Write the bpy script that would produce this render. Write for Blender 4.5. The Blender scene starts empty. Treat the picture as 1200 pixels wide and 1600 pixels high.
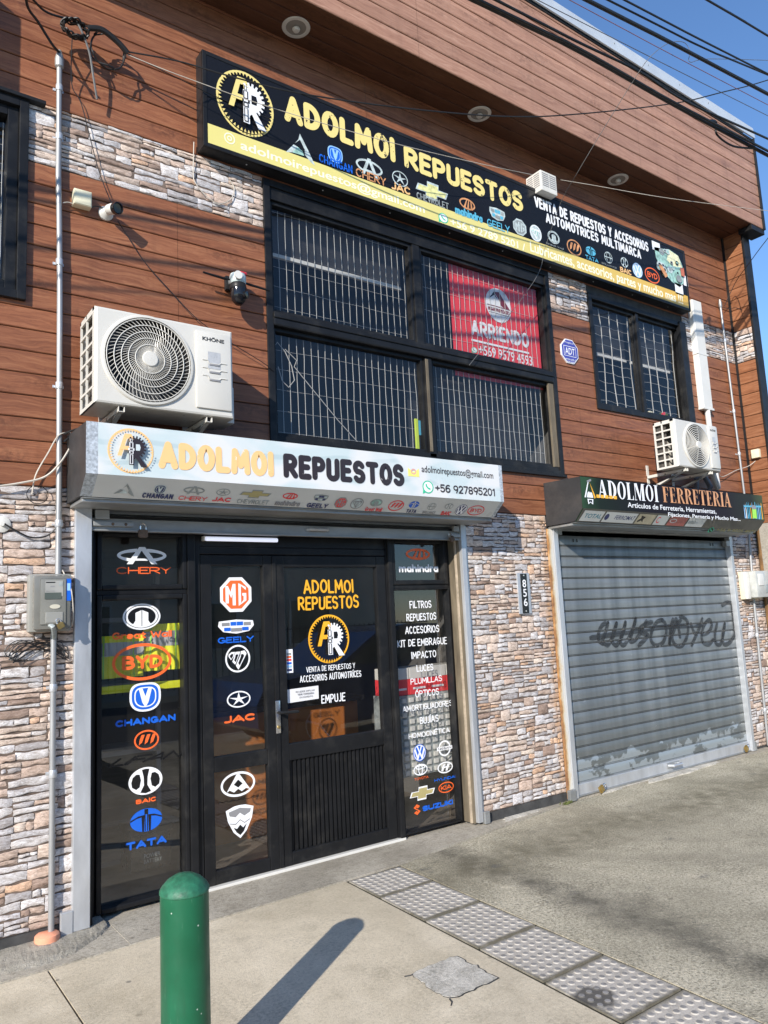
import bpy, bmesh, math, random
from mathutils import Vector, Matrix
R_ = math.radians
C = bpy.context.scene.collection
random.seed(7)

# ---------------------------------------------------------------- camera
CAM = Vector((0, -4.5, 1.585)); F_PX = 1183.0
ROT = Matrix(((0.8110679276692877, -0.5829174828198506, -0.04874448614168031),
              (-0.04202363089084242, -0.14118083321931685, 0.9890914956556092),
              (0.5834405120944186, 0.8001719693631294, 0.13900355496365502)))   # right, up, forward
cam = bpy.data.cameras.new('camera'); co = bpy.data.objects.new('camera', cam); C.objects.link(co)
M = ROT.transposed().to_4x4(); M.col[2] = -M.col[2]; M.translation = CAM
co.matrix_world = M
cam.sensor_width = 36; cam.lens = 36 * F_PX / 1600; cam.clip_start = .05; cam.clip_end = 2000
bpy.context.scene.camera = co

# ---------------------------------------------------------------- sky, sun, exposure
LIGHT = Vector((0.742, 0.522, -0.4205)).normalized()
SUN_EL = math.asin(-LIGHT.z); SUN_AZ = math.atan2(-LIGHT.x, -LIGHT.y)
w = bpy.data.worlds.new('World'); bpy.context.scene.world = w; w.use_nodes = True
nt = w.node_tree; bg = nt.nodes['Background']
sky = nt.nodes.new('ShaderNodeTexSky'); sky.sky_type = 'NISHITA'; sky.sun_disc = False
sky.sun_elevation = SUN_EL; sky.sun_rotation = SUN_AZ; sky.ozone_density = 6; sky.dust_density = 0; sky.air_density = 1.0
nt.links.new(sky.outputs[0], bg.inputs[0]); bg.inputs[1].default_value = .13
sl = bpy.data.lights.new('sun', 'SUN'); sl.energy = 4.0; sl.angle = R_(.5); sl.color = (1, .93, .83)
so = bpy.data.objects.new('sun', sl); C.objects.link(so)
so.rotation_euler = (-LIGHT).to_track_quat('Z', 'Y').to_euler()
vs = bpy.context.scene.view_settings
vs.view_transform = 'Standard'; vs.look = 'None'; vs.gamma = 1; vs.use_curve_mapping = False; vs.exposure = .72

# ---------------------------------------------------------------- measuring: a pixel of the 1200 x 1600 photograph onto a plane of the building
def ray(px, py):
    return ROT.transposed() @ Vector(((px - 600) / F_PX, (800 - py) / F_PX, 1))
def at(px, py, P=0.0):                     # point standing P metres in front of the facade (y = -P)
    d = ray(px, py); return CAM + d * ((-P - CAM.y) / d.y)
def onplane(px, py, O, N):
    d = ray(px, py); return CAM + d * ((Vector(O) - CAM).dot(N) / d.dot(N))

# ---------------------------------------------------------------- node materials
MATS = {}
def lin(c):
    return tuple(((x / 255) / 12.92 if x / 255 <= .04045 else ((x / 255 + .055) / 1.055) ** 2.4) for x in c)
class NT:
    def __init__(s, name):
        s.m = bpy.data.materials.new(name); s.m.use_nodes = True; s.t = s.m.node_tree; s.b = s.t.nodes['Principled BSDF']; s.out = s.t.nodes['Material Output']
    def n(s, t, ins=None, **kw):
        x = s.t.nodes.new(t)
        for k, v in kw.items(): setattr(x, k, v)
        for k, v in (ins or {}).items(): s.set(x.inputs[k], v)
        return x
    def set(s, sock, v):
        if isinstance(v, bpy.types.NodeSocket): s.t.links.new(v, sock)
        elif isinstance(v, bpy.types.Node): s.t.links.new(v.outputs[0], sock)
        else:
            if sock.type == 'RGBA' and isinstance(v, (tuple, list)) and len(v) == 3: v = (*v, 1)
            sock.default_value = v
    def pos(s, scale=(1, 1, 1), obj=False):
        g = s.n('ShaderNodeTexCoord').outputs['Object'] if obj else s.n('ShaderNodeNewGeometry').outputs['Position']
        return s.n('ShaderNodeMapping', {0: g, 3: scale}).outputs[0]
    def noise(s, vec, scale=5, detail=4, rough=.55, dist=0):
        return s.n('ShaderNodeTexNoise', {'Vector': vec, 'Scale': scale, 'Detail': detail, 'Roughness': rough, 'Distortion': dist}).outputs[0]
    def math(s, op, a, b=0, c=0, clamp=False):
        x = s.n('ShaderNodeMath', operation=op, use_clamp=clamp); s.set(x.inputs[0], a); s.set(x.inputs[1], b); s.set(x.inputs[2], c); return x.outputs[0]
    def ramp(s, v, lo, hi, a=0, b=1):
        return s.n('ShaderNodeMapRange', {0: v, 1: lo, 2: hi, 3: a, 4: b}).outputs[0]
    def mix(s, f, a, b, mode='MIX'):
        x = s.n('ShaderNodeMix', data_type='RGBA', blend_type=mode); s.set(x.inputs[0], f); s.set(x.inputs[6], a); s.set(x.inputs[7], b); return x.outputs[2]
    def cramp(s, f, stops):
        x = s.n('ShaderNodeValToRGB'); s.set(x.inputs[0], f); e = x.color_ramp.elements
        while len(e) < len(stops): e.new(.5)
        for i, (p, c) in enumerate(stops): e[i].position = p; e[i].color = (*c, 1)
        return x.outputs[0]
    def bump(s, h, strength=.3, dist=.01):
        b = s.n('ShaderNodeBump', {'Height': h, 'Strength': strength, 'Distance': dist}); s.set(s.b.inputs['Normal'], b.outputs[0])
    def base(s, c, rough=.5, metal=0, spec=.5):
        s.set(s.b.inputs['Base Color'], c); s.set(s.b.inputs['Roughness'], rough); s.set(s.b.inputs['Metallic'], metal); s.set(s.b.inputs['Specular IOR Level'], spec)

def mat(name, c=(.5, .5, .5), rough=.5, metal=0, var=.12, scale=6, bump=0, bscale=80, spec=.5, stretch=(1, 1, 1), dirt=0, dirtc=(.08, .07, .06)):
    if name in MATS: return MATS[name]
    t = NT(name); p = t.pos(stretch)
    n1 = t.noise(p, scale, 5, .6)
    col = t.mix(t.ramp(n1, .3, .7), tuple(x * (1 - var) for x in c), tuple(min(1, x * (1 + var)) for x in c))
    if dirt:
        d = t.ramp(t.noise(p, scale * .6 + 1.3, 7, .7), .5, .78, 0, dirt); col = t.mix(d, col, dirtc)
    t.base(col, t.ramp(t.noise(p, scale * 2.2, 3), .3, .7, max(0, rough - .08), min(1, rough + .08)), metal, spec)
    if bump: t.bump(t.noise(p, bscale, 4), bump, .004)
    MATS[name] = t.m; return t.m

def wood_mat(name, dark, mid, light, z0, vec_axis='x', rough=.42):
    t = NT(name); g = t.n('ShaderNodeNewGeometry').outputs['Position']; sp = t.n('ShaderNodeSeparateXYZ', {0: g})
    ax = sp.outputs[0] if vec_axis == 'x' else sp.outputs[1]; z = sp.outputs[2]
    if vec_axis == 'y': z = sp.outputs[1]; ax = sp.outputs[0]
    if vec_axis == 'r': ax = sp.outputs[1]; z = sp.outputs[2]
    k = t.math('FLOOR', t.math('DIVIDE', t.math('SUBTRACT', z, z0), .13))
    wn = t.n('ShaderNodeTexWhiteNoise', {'W': k}, noise_dimensions='1D').outputs[0]
    a2 = t.math('ADD', ax, t.math('MULTIPLY', wn, 37.0))
    v = t.n('ShaderNodeCombineXYZ', {0: a2, 1: k, 2: z}).outputs[0]
    warp = t.noise(t.n('ShaderNodeMapping', {0: v, 3: (2.2, 1, 9)}).outputs[0], 1.6, 3, .5)
    v2 = t.n('ShaderNodeMapping', {0: v, 3: (1.3, 3.1, 34)}).outputs[0]
    vw = t.n('ShaderNodeVectorMath', {0: v2, 1: t.n('ShaderNodeCombineXYZ', {2: t.math('MULTIPLY', warp, 3.2)}).outputs[0]}, operation='ADD').outputs[0]
    grain = t.noise(vw, 1.9, 8, .68, .25)
    fine = t.noise(t.n('ShaderNodeMapping', {0: v, 3: (9, 5, 210)}).outputs[0], 1, 3, .6)
    # knots with feathered figure beside them
    vk = t.n('ShaderNodeMapping', {0: v, 3: (2.0, 3.7, 6.5)}).outputs[0]
    kd = t.n('ShaderNodeTexVoronoi', {'Vector': vk, 'Scale': 1.0, 'Randomness': 1.0}).outputs[0]
    fig = t.math('MULTIPLY', t.ramp(kd, .1, .42, 1, 0), t.ramp(t.noise(t.n('ShaderNodeMapping', {0: v, 2: (0, .5, 0), 3: (26, 2, 26)}).outputs[0], 1, 4, .7), .42, .62))
    f = t.math('ADD', t.math('MULTIPLY', grain, .8), t.math('MULTIPLY', fine, .2))
    col = t.cramp(f, [(.32, dark), (.5, mid), (.66, light)])
    col = t.mix(t.math('MULTIPLY', fig, .75), col, tuple(x * .62 for x in dark))
    shade = t.math('ADD', .86, t.math('MULTIPLY', wn, .26))
    col = t.mix(1.0, col, t.n('ShaderNodeCombineColor', {0: shade, 1: shade, 2: shade}).outputs[0], 'MULTIPLY')
    big = t.ramp(t.noise(g, .9, 5, .6), .4, .75, 0, .28)
    col = t.mix(big, col, tuple(x * .75 + .03 for x in mid))
    stv = t.ramp(t.noise(t.n('ShaderNodeMapping', {0: g, 3: (7, 7, .45)}).outputs[0], 1, 5, .65), .54, .76, 0, .3); col = t.mix(stv, col, tuple(x * .7 for x in dark))
    t.base(col, t.ramp(grain, .3, .7, rough - .06, rough + .14), 0, .35)
    t.bump(t.math('ADD', grain, t.math('MULTIPLY', fine, .5)), .25, .002)
    return t.m
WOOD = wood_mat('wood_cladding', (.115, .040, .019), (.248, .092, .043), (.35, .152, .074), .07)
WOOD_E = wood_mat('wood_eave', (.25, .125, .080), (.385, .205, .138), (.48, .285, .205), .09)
WOOD_S = wood_mat('wood_soffit_shaded', (.06, .025, .012), (.12, .048, .025), (.165, .074, .040), .0, 'y')  # wood colour darkened to deepen the shade under the eave
WOOD_R = wood_mat('wood_return', (.15, .055, .025), (.27, .11, .05), (.36, .165, .085), .07, 'r')

def stone_mat():
    t = NT('ledge_stone'); a = t.n('ShaderNodeAttribute', attribute_name='Col').outputs[0]
    p = t.pos((1, 1, 2.4)); n1 = t.noise(p, 26, 7, .68, .6); n2 = t.noise(p, 90, 4, .6)
    c = t.mix(t.ramp(n1, .36, .64), t.mix(1, a, (.62, .57, .54), 'MULTIPLY'), t.mix(1, a, (1.1, 1.1, 1.12), 'MULTIPLY'))
    c = t.mix(t.ramp(n2, .55, .75, 0, .45), c, t.mix(.5, a, (.2, .15, .12)))
    vein = t.ramp(t.math('ABSOLUTE', t.math('SUBTRACT', t.noise(p, 14, 5, .6, 1.2), .5)), 0, .025, .55, 0)
    c = t.mix(vein, c, (.14, .1, .08))
    sp = t.n('ShaderNodeSeparateXYZ', {0: t.n('ShaderNodeNewGeometry').outputs['Position']})
    rust = t.math('MULTIPLY', t.ramp(t.math('ABSOLUTE', t.math('SUBTRACT', sp.outputs[0], 4.985)), 0, .05, .75, 0), t.ramp(t.noise(p, 5, 5), .3, .6))
    c = t.mix(rust, c, (.55, .3, .12))
    t.base(c, .62, 0, .4); t.bump(t.math('ADD', n1, t.math('MULTIPLY', n2, .4)), .7, .006)
    return t.m
STONE = stone_mat()

def concrete(name, a, b, speck, scale=1.0, stains=None, rough=.85, bumps=.35, cracks=0):
    t = NT(name); p = t.pos(); big = t.noise(p, 1.1 * scale, 6, .6, .4); mid = t.noise(p, 7 * scale, 6, .65); fine = t.noise(p, 160, 3, .7)
    c = t.mix(t.ramp(big, .32, .68), a, b)
    c = t.mix(t.ramp(mid, .52, .76, 0, .5), c, tuple(x * .62 for x in a))
    c = t.mix(t.ramp(mid, .25, .45, .35, 0), c, tuple(min(1, x * 1.25) for x in b))
    c = t.mix(t.ramp(fine, .5, .72, 0, speck), c, tuple(x * .35 for x in a))
    c = t.mix(t.ramp(t.noise(p, 300, 2, .6), .56, .7, 0, speck * .8), c, tuple(min(1, x * 1.5) for x in b))
    agg = t.noise(p, 62, 4, .7); c = t.mix(t.ramp(agg, .53, .62, 0, speck * .8), c, tuple(x * .42 for x in a)); c = t.mix(t.ramp(agg, .46, .34, 0, speck * .6), c, tuple(min(1, x * 1.35) for x in b))
    c = t.mix(t.ramp(t.noise(p, .62, 7, .72, .8), .47, .64, 0, .22 + .36 * speck), c, tuple(x * .62 for x in a))
    c = t.mix(t.math('MULTIPLY', t.ramp(t.noise(p, 2.6, 7, .75, .5), .52, .64, 0, .1 + .4 * speck), t.ramp(agg, .4, .56)), c, (.14, .125, .09))
    gum = t.n('ShaderNodeTexVoronoi', {'Vector': p, 'Scale': 7.7, 'Randomness': 1}); gm = t.math('MULTIPLY', t.ramp(gum.outputs[0], .085, .1, .6, 0), t.math('GREATER_THAN', t.n('ShaderNodeSeparateColor', {0: gum.outputs[1]}).outputs[0], .86)); c = t.mix(gm, c, (.12, .115, .105))
    spots = t.n('ShaderNodeTexVoronoi', {'Vector': p, 'Scale': 4.3, 'Randomness': 1}).outputs[0]
    c = t.mix(t.math('MULTIPLY', t.ramp(spots, .03, .09, .7, 0), t.ramp(t.noise(p, 2.2, 2), .52, .6)), c, tuple(x * .35 for x in a))
    if stains: c = stains(t, p, c, mid, big)
    if cracks:
        cr = t.n('ShaderNodeTexVoronoi', {'Vector': t.n('ShaderNodeVectorMath', {0: p, 1: t.n('ShaderNodeTexNoise', {'Vector': p, 'Scale': 6.0}).outputs[1]}, operation='ADD').outputs[0], 'Scale': cracks}, feature='DISTANCE_TO_EDGE').outputs[0]
        c = t.mix(t.ramp(cr, 0, .012, .7, 0), c, (.06, .055, .05))
    t.base(c, t.ramp(mid, .3, .7, rough - .12, rough), 0, .35)
    t.bump(t.math('ADD', t.math('ADD', t.math('MULTIPLY', mid, .6), fine), t.math('MULTIPLY', agg, 1.6 * speck)), bumps, .006)
    return t.m
def drive_marks(t, p, c, mid, big):
    sp = t.n('ShaderNodeSeparateXYZ', {0: p}); x, y = sp.outputs[0], sp.outputs[1]
    wob = t.math('ADD', t.math('MULTIPLY', t.math('SUBTRACT', t.noise(p, 1.6, 6, .6), .5), .55), t.math('MULTIPLY', t.math('SUBTRACT', t.noise(p, 38, 3, .7), .5), .16))
    d = t.math('ABSOLUTE', t.math('ADD', t.math('SUBTRACT', x, 3.44), wob))
    m = t.math('MULTIPLY', t.ramp(d, .02, .24, .8, 0), t.ramp(mid, .3, .6, .35, 1))
    c = t.mix(m, c, (.085, .078, .062))  # dark wavering band along the tile strip
    # damp moss colour running out from the foot of the wall
    d2 = t.math('ABSOLUTE', t.math('ADD', t.math('SUBTRACT', t.math('ADD', y, t.math('MULTIPLY', x, .02)), -.62), wob))
    m2 = t.math('MULTIPLY', t.ramp(d2, .05, .45, .75, 0), t.ramp(mid, .3, .62, .3, 1))
    c = t.mix(m2, c, (.15, .132, .085))
    blot = t.n('ShaderNodeTexVoronoi', {'Vector': t.n('ShaderNodeMapping', {0: p, 3: (1, 1.6, 1)}).outputs[0], 'Scale': 2.6, 'Randomness': 1}).outputs[0]
    return t.mix(t.math('MULTIPLY', t.ramp(blot, .08, .17, .55, 0), t.ramp(mid, .4, .6)), c, (.1, .1, .1))
PAVE = concrete('pavement_concrete', (.50, .43, .31), (.72, .635, .49), .3, .8)
DRIVE = concrete('driveway_concrete', (.38, .345, .255), (.60, .545, .42), .9, 1.1, drive_marks, .9, .8)
APRON = concrete('apron_concrete', (.33, .295, .235), (.48, .44, .365), .5, 2.2, None, .85, .5)
MORTAR = concrete('rough_mortar', (.27, .25, .205), (.42, .39, .33), .4, 3, None, .9, 1.0)
PATCH = concrete('patch_concrete', (.42, .395, .34), (.74, .70, .62), .4, 9, None, .8, .6)
ASPH = concrete('asphalt', (.045, .045, .047), (.07, .07, .07), .5, 1, None, .9, .6)
PILLAR = concrete('pillar_concrete', (.3, .28, .24), (.42, .39, .34), .4, 2, None, .85, .5)
JOINT = mat('mossy_joint', (.022, .022, .013), .95, 0, .5, 25, .8, 90)
def tile_mat():
    t = NT('tactile_tile'); p = t.pos(); ob = t.n('ShaderNodeObjectInfo').outputs['Random']
    n1 = t.noise(p, 3.5, 6, .65); n2 = t.noise(p, 120, 3)
    c = t.mix(t.ramp(n1, .35, .7), (.56, .52, .46), (.44, .405, .35)); c = t.mix(t.ramp(n2, .5, .7, 0, .4), c, (.16, .15, .14))
    c = t.mix(t.ramp(t.noise(p, 9, 6, .7), .56, .72, 0, .6), c, (.15, .14, .12))
    c = t.mix(t.math('MULTIPLY', ob, .25), c, (.2, .19, .18))
    gc = t.n('ShaderNodeSeparateXYZ', {0: t.n('ShaderNodeTexCoord').outputs['Generated']}); gx, gy = gc.outputs[0], gc.outputs[1]
    ed = t.math('MINIMUM', t.math('MINIMUM', gx, t.math('SUBTRACT', 1, gx)), t.math('MINIMUM', gy, t.math('SUBTRACT', 1, gy))); ed = t.math('ADD', ed, t.math('MULTIPLY', t.math('SUBTRACT', t.noise(p, 14, 6, .75), .5), .16)); c = t.mix(t.ramp(ed, .0, .07, .85, 0), c, (.09, .08, .05))
    # the oil blot on the strip
    sp = t.n('ShaderNodeSeparateXYZ', {0: p}); dx = t.math('SUBTRACT', sp.outputs[0], 2.60); dy = t.math('SUBTRACT', sp.outputs[1], -2.23)
    d = t.math('ADD', t.math('SQRT', t.math('ADD', t.math('MULTIPLY', dx, dx), t.math('MULTIPLY', dy, dy))), t.math('MULTIPLY', t.math('SUBTRACT', t.noise(p, 9, 4), .5), .09))
    c = t.mix(t.ramp(d, .075, .1, .85, 0), c, (.05, .048, .045))
    t.base(c, .8, 0, .35); t.bump(n2, .4, .003); return t.m
TILE = tile_mat()
TILE_DOT = mat('worn_dot_top', (.25, .24, .23), .8, 0, .3, 30, .3, 120)

def glass_mat(name, tint=.8, dust=.03, f0=.10):
    t = NT(name); nt = t.t
    tr = t.n('ShaderNodeBsdfTransparent', {0: (tint, tint, tint)}); gl = t.n('ShaderNodeBsdfGlossy', {0: (1, 1, 1), 1: .0})
    lw = t.n('ShaderNodeLayerWeight', {0: .5}).outputs['Facing']; fr = t.n('ShaderNodeMath', {0: t.math('POWER', lw, 5), 1: .85, 2: f0}, operation='MULTIPLY_ADD')
    wob = t.n('ShaderNodeBump', {'Height': t.noise(t.pos(), 1.4, 2), 'Strength': .06, 'Distance': .02}); nt.links.new(wob.outputs[0], gl.inputs['Normal'])
    m1 = t.n('ShaderNodeMixShader', {0: fr.outputs[0], 1: tr.outputs[0], 2: gl.outputs[0]})
    df = t.n('ShaderNodeBsdfDiffuse', {0: (.4, .38, .35)})
    p = t.pos((1, 1, .5)); du = t.ramp(t.noise(p, 3, 7, .7), .35, .8, dust * .3, dust * 2)
    m2 = t.n('ShaderNodeMixShader', {0: du, 1: m1.outputs[0], 2: df.outputs[0]})
    nt.links.new(m2.outputs[0], t.out.inputs[0]); return t.m
GLASS = glass_mat('shop_glass', .84, .016); GLASS_U = glass_mat('upper_glass', .84, .008, .05)

def worn(name, c, c2, thr=.62, scale=31):
    t = NT(name); p = t.pos(); n = t.math('MULTIPLY', t.noise(p, scale, 5, .7), t.ramp(t.noise(p, 7, 2), .35, .65, .75, 1.15))
    t.base(t.mix(t.ramp(n, thr - .015, thr + .015), c, c2), .35, 0, .5); return t.m
def grad_x(name, stops, x0, x1, rough=.3, noise=0.0, axis=0, spec=.5):
    t = NT(name); p = t.pos(); sp = t.n('ShaderNodeSeparateXYZ', {0: p}).outputs[axis]
    f = t.ramp(sp, x0, x1)
    if noise: f = t.math('ADD', f, t.math('MULTIPLY', t.math('SUBTRACT', t.noise(p, 2.2, 2), .5), noise))
    t.base(t.cramp(f, stops), rough, 0, spec); return t.m

M_BLACK = mat('black_aluminium', (.012, .0125, .014), .36, 0, .25, 5, 0, 80, .22, (1, 1, 1), .35, (.09, .085, .075))
M_BLACKT = mat('black_trim', (.014, .0145, .016), .4, 0, .2, 5, 0, 80, .22, (1, 1, 1), .25, (.07, .065, .06))
M_JAMB = mat('worn_jamb', (.14, .115, .08), .7, 0, .4, 14, .3, 60, .4, (1, 1, .2), .6, (.05, .03, .02))
M_GALV = mat('galvanised_steel', (.55, .57, .6), .42, .55, .14, 9, .05, 60, .5, (1, 1, .3), .25, (.25, .22, .19))
M_GALVD = mat('dull_galvanised_steel', (.36, .37, .37), .5, .6, .2, 7, .05, 60, .5, (.4, 1, 1), .4, (.12, .11, .1))
M_PIPE = mat('conduit_steel', (.34, .345, .35), .42, .4, .1, 9, 0, 60, .5, (1, 1, .3), .3, (.3, .28, .25))
M_PVC = mat('white_plastic', (.66, .65, .61), .4, 0, .05, 5, 0, 60, .5, (1, 1, 1), .15, (.4, .37, .32))
M_AC = mat('white_painted_steel', (.60, .585, .54), .34, 0, .04, 4, 0, 60, .5, (1, 1, .5), .2, (.45, .41, .34))
M_CREAM = mat('cream_plastic', (.72, .68, .5), .45, 0, .06)
M_DARK = mat('dark_void', (.012, .012, .013), .6, 0, .2)
M_COIL = mat('coil_fins', (.11, .1, .09), .5, .4, .4, 60, .2, 200)
M_FAN = mat('fan_plastic', (.035, .035, .037), .5)
M_CABLE = mat('black_cable', (.012, .012, .013), .5, 0, .2)
M_CABLEW = mat('pale_cable', (.5, .46, .4), .5, 0, .2)
M_CABLEG = mat('grey_cable', (.12, .12, .12), .5, 0, .2)
M_CABLER = mat('red_cable', (.25, .1, .1), .5, 0, .2)
M_WHITE = mat('white_vinyl', (.82, .83, .85), .4, 0, .03)
M_ORANGE = mat('orange_vinyl', (.87, .14, .03), .4, 0, .05)
M_BLUE = mat('blue_vinyl', (.01, .12, .62), .4, 0, .08)
M_LBLUE = mat('light_blue_vinyl', (.3, .55, .85), .4, 0, .05)
M_YEL = mat('amber_vinyl', (.86, .43, .025), .4, 0, .05)
M_VBLK = mat('black_vinyl', (.008, .008, .009), .3, 0, .1)
M_GREYV = mat('grey_vinyl', (.25, .25, .26), .4, 0, .05)
M_GOLD = mat('gold_vinyl', (.42, .36, .16), .4, 0, .08)
M_RED = mat('red_print', (.78, .05, .06), .45, 0, .06)
M_DKRED = mat('dark_red_print', (.2, .02, .03), .45, 0, .06)
M_NAVY = mat('navy_print', (.03, .04, .13), .4, 0, .08)
M_CYAN = mat('cyan_print', (.1, .42, .6), .4, 0, .08)
M_SILV = mat('silver_print', (.5, .58, .58), .35, 0, .3, 30)
M_TEAL = mat('teal_print', (.3, .5, .44), .35, 0, .5, 25)
M_COPPER = mat('copper_print', (.6, .28, .12), .35, 0, .3, 20)
M_WAGREEN = mat('green_print', (.03, .5, .28), .35, 0, .05)
M_PEACH = mat('pale_orange_print', (.88, .52, .22), .35, 0, .05)
M_BROWNINK = mat('dark_brown_print', (.035, .025, .028), .35, 0, .1)
M_GREYP = mat('grey_print', (.28, .31, .31), .4, 0, .3, 30)
M_PALEY = mat('pale_yellow_print', (.88, .86, .66), .35, 0, .04)
M_WORNY = worn('worn_yellow_print', (.80, .66, .24), (.02, .02, .025), .66)
M_WORNB = worn('worn_black_print', (.03, .022, .025), (.6, .58, .58), .72, 30)
M_WORNO = worn('worn_orange_print', (.88, .54, .24), (.7, .72, .72), .72, 14)
M_SIGNBLK = mat('black_sign_print', (.010, .0105, .013), .25, 0, .15, 1.2, 0, 80, .22)
M_BAND = grad_x('yellow_band_print', [(0, (.72, .64, .22)), (.5, (.70, .62, .23)), (.75, (.68, .48, .12)), (1, (.72, .43, .07))], 1.9, 7.5)
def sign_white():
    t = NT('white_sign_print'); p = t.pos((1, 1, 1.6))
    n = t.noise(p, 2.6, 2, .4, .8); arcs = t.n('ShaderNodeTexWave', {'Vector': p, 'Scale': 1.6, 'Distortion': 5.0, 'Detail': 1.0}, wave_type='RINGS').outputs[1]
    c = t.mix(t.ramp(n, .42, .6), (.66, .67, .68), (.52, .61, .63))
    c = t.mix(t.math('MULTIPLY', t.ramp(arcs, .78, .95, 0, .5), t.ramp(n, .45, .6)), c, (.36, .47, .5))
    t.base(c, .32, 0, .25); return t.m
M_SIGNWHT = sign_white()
M_SIGNGREY = mat('grey_sign_print', (.60, .61, .59), .35, 0, .05, 3)
M_SIGNB = grad_x('dark_gradient_print', [(0, (.03, .07, .035)), (.07, (.012, .018, .013)), (.3, (.010, .006, .009)), (.75, (.014, .007, .010)), (.92, (.02, .02, .012)), (1, (.06, .075, .03))], 5.04, 7.97, .35, .15, 0, .1)
M_OLIVE = mat('olive_sign_print', (.10, .096, .08), .4, 0, .2, 3)
M_CABW = mat('speckled_sheet', (.45, .49, .53), .5, .2, .45, 60)
M_CABK = mat('dark_sheet_steel', (.04, .04, .042), .45, .1, .2, 4, 0, 60, .3, (1, 1, 1), .3, (.16, .14, .12))
M_SHUT = None
def shutter_mat():
    t = NT('shutter_steel'); p = t.pos(); sp = t.n('ShaderNodeSeparateXYZ', {0: p}); z = sp.outputs[2]; x = sp.outputs[0]
    st = t.noise(t.pos((1.6, 1, 18)), 1.4, 5, .6); n = t.noise(p, 3.2, 5, .6); vert = t.noise(t.pos((5, 1, .35)), 1.5, 3)
    c = t.mix(t.ramp(vert, .35, .65), (.165, .18, .187), (.255, .272, .277)); c = t.mix(t.ramp(st, .45, .75, 0, .35), c, (.15, .175, .19))
    # paint rubbed thin low down; pale primer patches with ragged edges
    zz = t.math('ADD', z, t.math('MULTIPLY', t.math('SUBTRACT', t.noise(t.pos((2.2, 1, 1.2)), 2.4, 4), .5), .5))
    c = t.mix(t.math('MULTIPLY', t.ramp(zz, .25, .75, .6, 0), 1.0), c, (.15, .162, .155))
    pat = t.math('MULTIPLY', t.ramp(zz, .27, .29, 1, 0), t.ramp(t.noise(t.pos((3, 1, 5)), 1.3, 4), .44, .47))
    c = t.mix(t.math('MULTIPLY', pat, .85), c, (.38, .42, .44))
    sc = t.math('MULTIPLY', t.ramp(t.noise(t.pos((7, 1, 26)), 1, 4, .7), .66, .7), t.ramp(n, .45, .6)); c = t.mix(t.math('MULTIPLY', sc, .6), c, (.5, .53, .53))
    t.base(c, t.ramp(st, .3, .7, .36, .52), .45, .5); return t.m
M_SHUT = shutter_mat()
M_SPRAY = NT('faded_spray_paint'); _t = M_SPRAY
_n = _t.ramp(_t.noise(_t.pos((2, 1, 30)), 1.6, 4), .3, .7, .4, .85)
_tr = _t.n('ShaderNodeBsdfTransparent'); _mx = _t.n('ShaderNodeMixShader', {0: _n, 1: _tr.outputs[0], 2: _t.b.outputs[0]}); _t.t.links.new(_mx.outputs[0], _t.out.inputs[0])
_t.base((.03, .032, .035), .5); M_SPRAY = _t.m
def green_mat():
    t = NT('green_enamel'); p = t.pos(); c = t.mix(t.ramp(t.noise(p, 5, 4), .35, .7), (.006, .085, .038), (.010, .115, .055))
    sp = t.n('ShaderNodeTexVoronoi', {'Vector': p, 'Scale': 26.0, 'Randomness': 1}).outputs[0]
    c = t.mix(t.math('MULTIPLY', t.ramp(sp, .06, .10, .85, 0), t.ramp(t.noise(p, 6, 2), .47, .5)), c, (.5, .55, .5))
    scr = t.math('MULTIPLY', t.ramp(t.noise(t.pos((60, 60, 5)), 1, 5, .7), .62, .66), t.ramp(t.noise(p, 5, 3), .42, .55)); c = t.mix(t.math('MULTIPLY', scr, .6), c, (.12, .25, .17))
    gr = t.ramp(t.noise(t.pos((9, 9, 2.2)), 1, 6, .7), .5, .75, 0, .5); c = t.mix(gr, c, (.02, .05, .03))
    t.base(c, t.ramp(t.noise(p, 12, 4), .3, .7, .28, .5), 0, .4); t.bump(t.noise(p, 18, 3), .12, .004); return t.m
M_GREEN = green_mat()
M_GREENC = mat('green_cap_enamel', (.02, .13, .07), .55, 0, .35, 40, .5, 60)
M_INT = mat('interior_wall_paint', (.10, .098, .095), .8, 0, .15, 1.5)
M_INTF = mat('interior_floor', (.14, .12, .1), .5, 0, .2, 3)
M_BARS = mat('white_grille_wire', (.5, .49, .46), .5, 0, .12)
M_BLIND = mat('grey_blind', (.075, .075, .08), .7, 0, .12, 6, 0, 60, .4, (.4, 1, 30))
M_VEST = mat('hi_vis_fabric', (.78, .80, .02), .7, 0, .12, 9)
M_REFL = mat('reflective_tape', (.42, .43, .45), .35, .2, .1)
M_LIME = mat('lime_trim', (.35, .75, .1), .6)
M_COUNT = mat('orange_counter_laminate', (.42, .14, .03), .4, 0, .2, 3)
M_OIL = mat('yellow_plastic', (.7, .55, .03), .4)
M_CAPPINK = mat('salmon_plastic', (.78, .33, .2), .5, 0, .1, 20, .1, 60, .5, (1, 1, 1), .25, (.5, .4, .35))
M_METER = mat('grey_polycarbonate', (.17, .17, .155), .2, 0, .12, 8, 0, 60, .5, (1, 1, 1), .3, (.2, .18, .15))
M_METERIN = mat('meter_case', (.27, .27, .25), .4, 0, .08)
M_LCD = mat('lcd_glass', (.09, .11, .1), .2)
M_BRASS = mat('brass', (.5, .36, .14), .35, .8, .2, 20)
M_RUST = mat('rusty_steel', (.16, .11, .08), .7, .4, .4, 40)
M_CHROME = mat('polished_metal', (.65, .65, .66), .18, .9, .1)
M_SMOKE = mat('smoked_dome', (.01, .01, .012), .08)
M_FLASH = mat('zinc_flashing', (.60, .64, .67), .4, .35, .06, 3)
M_HOUSE = mat('house_render', (.66, .6, .5), .85, 0, .12, 1.2, .2, 50)
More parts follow.
